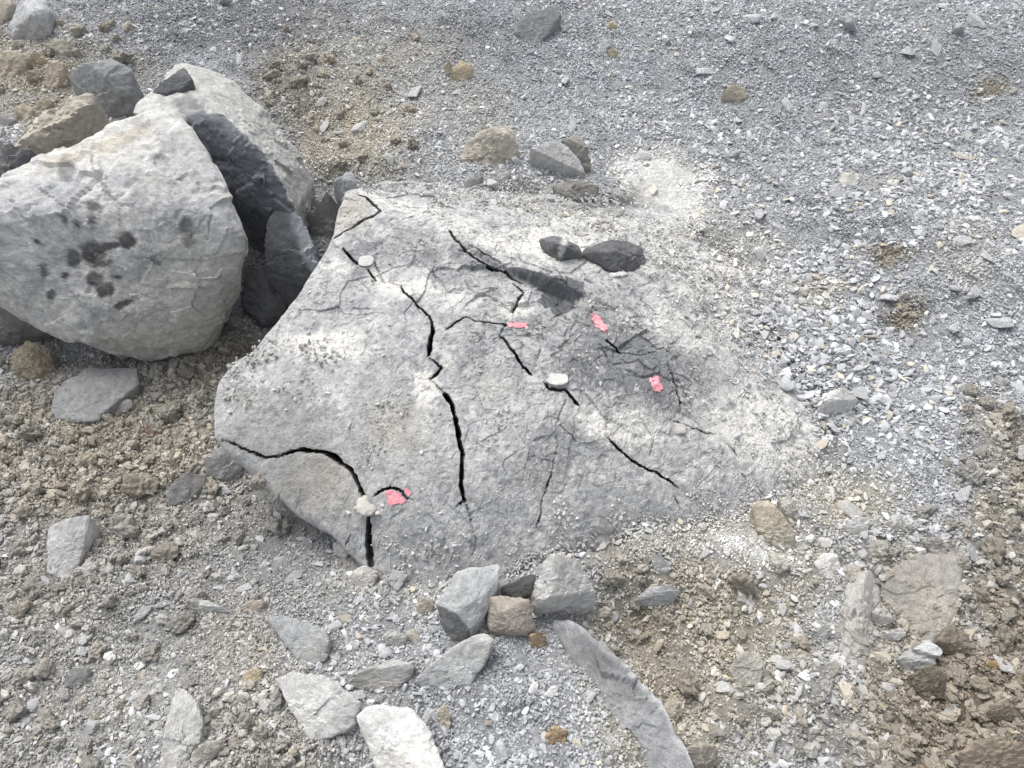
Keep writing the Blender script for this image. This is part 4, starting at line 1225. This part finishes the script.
def grain_object(name, seed):
    me = pebble_mesh(name, seed, 2, 60, 9, .03, True, M_GRAIN)
    at = me.attributes.new('tone', 'FLOAT', 'POINT')
    at.data.foreach_set('value', np.full(len(me.vertices), .5, np.float32))
    return bpy.data.objects.new(name, me)


def scatter(name, label, sources, P, rot, scl, col):
    coll = bpy.data.collections.new(name + '_pieces')
    for o in sources: coll.objects.link(o)
    me = bpy.data.meshes.new(name)
    me.vertices.add(len(P)); me.vertices.foreach_set('co', P.astype(np.float32).ravel())
    for nm, arr in (('rot', rot), ('scl', scl)):
        a = me.attributes.new(nm, 'FLOAT_VECTOR', 'POINT'); a.data.foreach_set('vector', arr.astype(np.float32).ravel())
    a = me.attributes.new('col', 'FLOAT_COLOR', 'POINT')
    a.data.foreach_set('color', np.column_stack([col, np.ones(len(P))]).astype(np.float32).ravel())
    a = me.attributes.new('pick', 'INT', 'POINT'); a.data.foreach_set('value', rng.integers(0, len(sources), len(P)).astype(np.int32))
    me.materials.append(M_GRAIN)
    o = link(name, me, None, None, label, 'gravel', None, 'stuff')
    ng = bpy.data.node_groups.new(name, 'GeometryNodeTree')
    ng.interface.new_socket('Geometry', in_out='INPUT', socket_type='NodeSocketGeometry')
    ng.interface.new_socket('Geometry', in_out='OUTPUT', socket_type='NodeSocketGeometry')
    N = ng.nodes
    gi, go = N.new('NodeGroupInput'), N.new('NodeGroupOutput')
    mp = N.new('GeometryNodeMeshToPoints'); iop = N.new('GeometryNodeInstanceOnPoints')
    ci = N.new('GeometryNodeCollectionInfo'); ci.inputs['Collection'].default_value = coll; ci.inputs['Separate Children'].default_value = True
    ci.inputs['Reset Children'].default_value = True

    def attr(nm, ty):
        t = N.new('GeometryNodeInputNamedAttribute'); t.data_type = ty; t.inputs['Name'].default_value = nm
        return t.outputs['Attribute']
    L = ng.links.new
    L(gi.outputs[0], mp.inputs['Mesh']); L(mp.outputs[0], iop.inputs['Points']); L(ci.outputs[0], iop.inputs['Instance'])
    iop.inputs['Pick Instance'].default_value = True
    L(attr('pick', 'INT'), iop.inputs['Instance Index']); L(attr('scl', 'FLOAT_VECTOR'), iop.inputs['Scale'])
    er = N.new('FunctionNodeEulerToRotation'); L(attr('rot', 'FLOAT_VECTOR'), er.inputs[0]); L(er.outputs[0], iop.inputs['Rotation'])
    L(iop.outputs[0], go.inputs[0])
    md = o.modifiers.new('scatter', 'NODES'); md.node_group = ng
    return o


def field(n, pad=.0):
    """random ground positions over the place in view and a margin around it"""
    y = rng.uniform(.15, 3.75, n * 2)
    x = rng.uniform(-2.9, 2.9, n * 2)
    half = 1.45 + .45 * y                    # frame widens with distance
    k = np.abs(x) < half
    return x[k][:n], y[k][:n]


def free_of(x, y, z, slab_keep):
    px, py = to_px(np.column_stack([x, y, z]))
    ok = np.ones(len(x), bool)
    i = inside(px, py, SLAB_VIS)
    # how much loose grit lies on the slab: only its lower, right and back margins
    d, _, _, _ = poly_dist(px, py, SLAB_VIS)
    left = (px < 420) & (py < 545)
    cov = np.where(left, 0.0, np.clip(1 - d / 22, 0, 1)) + .5 * blob(px, py, [(760, 430, 60, 40, 0, .35), (540, 545, 170, 26), (640, 250, 80, 30, 0, .3), (300, 395, 24, 20), (640, 480, 90, 20, 0, .5)], 20, xy0(x, y), .6)
    cov = np.clip(cov, 0, 1) * slab_keep + .03
    ok &= (~i) | (rng.random(len(x)) < cov)
    ok &= crack_dist(x, y) > .008
    ok &= ~inside(px, py, DARK_FACE)
    ok &= ~((blob(px, py, [(615, 360, 75, 36, 15), (362, 258, 26, 18)], 12, xy0(x, y), .4) > .5) & (rng.random(len(x)) < .85))
    ok &= rng.random(len(x)) > .55 * np.clip(zone_sum(DUST, px, py), 0, 1)
    ok &= rng.random(len(x)) > .93 * np.clip(zone_sum(DUST[:1], px, py), 0, 1)
    return ok, px, py


# handfuls of grit everywhere
n = 31000
x, y = field(n)
z = surface(x, y)
ok, px, py = free_of(x, y, z, .55)
ok &= crack_dist(x, y) > .03
x, y, z = x[ok], y[ok], z[ok]
n = len(x)
slope = np.column_stack([(surface(x, y + .02) - z) / .02, -(surface(x + .02, y) - z) / .02])
rot = np.column_stack([np.arctan(np.clip(slope[:, 0], -.8, .8)), np.arctan(np.clip(slope[:, 1], -.8, .8)), np.zeros(n)])
sc_ = rng.uniform(.75, 1.25, (n, 1)) * np.ones((1, 3))
col = soil_colour(x, y, z) * 1.12
on = inside(*to_px(np.column_stack([x, y, z])), SLAB_VIS)
col[on] = col[on] * .3 + np.array([.44, .435, .415]) * .7
col *= rng.uniform(.85, 1.15, (n, 1))
scatter('fine_grit', 'fine grit and crushed rock covering the quarry floor', [grit_cluster('grit', 500 + k, 42, .034) for k in range(8)],
        np.column_stack([x, y, z - .0008]), rot, sc_, np.clip(col, .03, .75))

# single grains, pea sized to walnut sized
n = 155000
x, y = field(n)
z = surface(x, y)
ok, px, py = free_of(x, y, z, .35)
dz = (1 - .45 * np.clip(zone_sum(DUST, px, py), 0, 1)) * np.where((px > 760) & (py > 240) & (py < 560), 1.0, .75) * np.where((py < 110) & (px < 520), .65, 1)
patch = .38 + 1.5 * fbm(xy0(x, y), 3.2, 4, 601)
ok &= rng.random(len(x)) < np.clip(dz * (patch + .25), .12, 1)
x, y, z, px, py = x[ok], y[ok], z[ok], px[ok], py[ok]
n = len(x)
u = rng.random(n)
r = .0036 + np.where((px > 700) & (py > 120), .0145, .011) * u ** np.where((px > 700) & (py > 120), 2.0, 2.6)
on = inside(px, py, SLAB_VIS)
r *= 1 + .18 * blob(px, py, [(840, 340, 90, 110, -20)], 30, xy0(x, y), .6)
r[on] *= .62
bl = blocked(px, py, -5.0)
r = np.where(bl, np.minimum(r, .0035), r)
rot = np.column_stack([rng.normal(0, .35, n), rng.normal(0, .35, n), rng.uniform(0, 6.28, n)])
scl = np.column_stack([r, r * rng.uniform(.8, 1.1, n), r * rng.uniform(.8, 1.2, n)])
col = soil_colour(x, y, z)
g = np.array([.43, .44, .452])
w = np.clip(.55 + .25 * rng.normal(size=(n, 1)), 0, 1)
br = np.clip(zone_sum(BROWN, px, py), 0, 1)[:, None]
w = w * (1 - .75 * br)
col = col * (1 - w) * 1.1 + g * w
warm = (rng.random((n, 1)) < .09)
col = np.where(warm, col * np.array([1.06, .96, .80]), col)
col *= np.clip(rng.normal(1.04, .2, (n, 1)), .5, 1.7)
scatter('loose_gravel', 'loose crushed stone gravel scattered over the quarry floor', [grain_object('grain', 540 + k) for k in range(12)],
        np.column_stack([x, y, z + r * .14]), rot, scl, np.clip(col, .03, .72))

# crumbs of brown earth in the loose soil
def crumb_object(name, seed):
    me = pebble_mesh(name, seed, 3, 10, 8, .6, True, M_GRAIN, (.65, .95), (.7, 1), 1.1)
    at = me.attributes.new('tone', 'FLOAT', 'POINT')
    at.data.foreach_set('value', np.full(len(me.vertices), .5, np.float32))
    return bpy.data.objects.new(name, me)


n = 72000
x, y = field(n)
z = surface(x, y)
ok, px, py = free_of(x, y, z, .0)
qx = px + 30 * fbm(xy0(x, y), 5, 3, 31); qy = py + 30 * fbm(xy0(x, y), 5, 3, 37)
dens = np.clip(zone_sum(BROWN, qx, qy), 0, 1) ** 1.3 * np.where((px > 500) & (px < 860), .35, 1) + .15 * ((px < 260) & (py > 380))
ok &= (rng.random(len(x)) < dens) & ~inside(px, py, SLAB_VIS)
x, y, z, px, py = x[ok], y[ok], z[ok], px[ok], py[ok]
n = len(x)
r = .0045 + .0145 * rng.random(n) ** 2.3
r = np.where(blocked(px, py, -5.0), .003, r)
rot = np.column_stack([rng.normal(0, .5, n), rng.normal(0, .5, n), rng.uniform(0, 6.28, n)])
scl = np.column_stack([r, r * rng.uniform(.8, 1.1, n), r * rng.uniform(.9, 1.4, n)])
col = (soil_colour(x, y, z) * .7 + np.array([.30, .28, .24]) * .3) * np.clip(rng.normal(1.05, .17, (n, 1)), .6, 1.6)
scatter('soil_crumbs', 'crumbled brown earth lying between the rocks', [crumb_object('crumb', 580 + k) for k in range(10)],
        np.column_stack([x, y, z + r * .2]), rot, scl, np.clip(col, .03, .6))
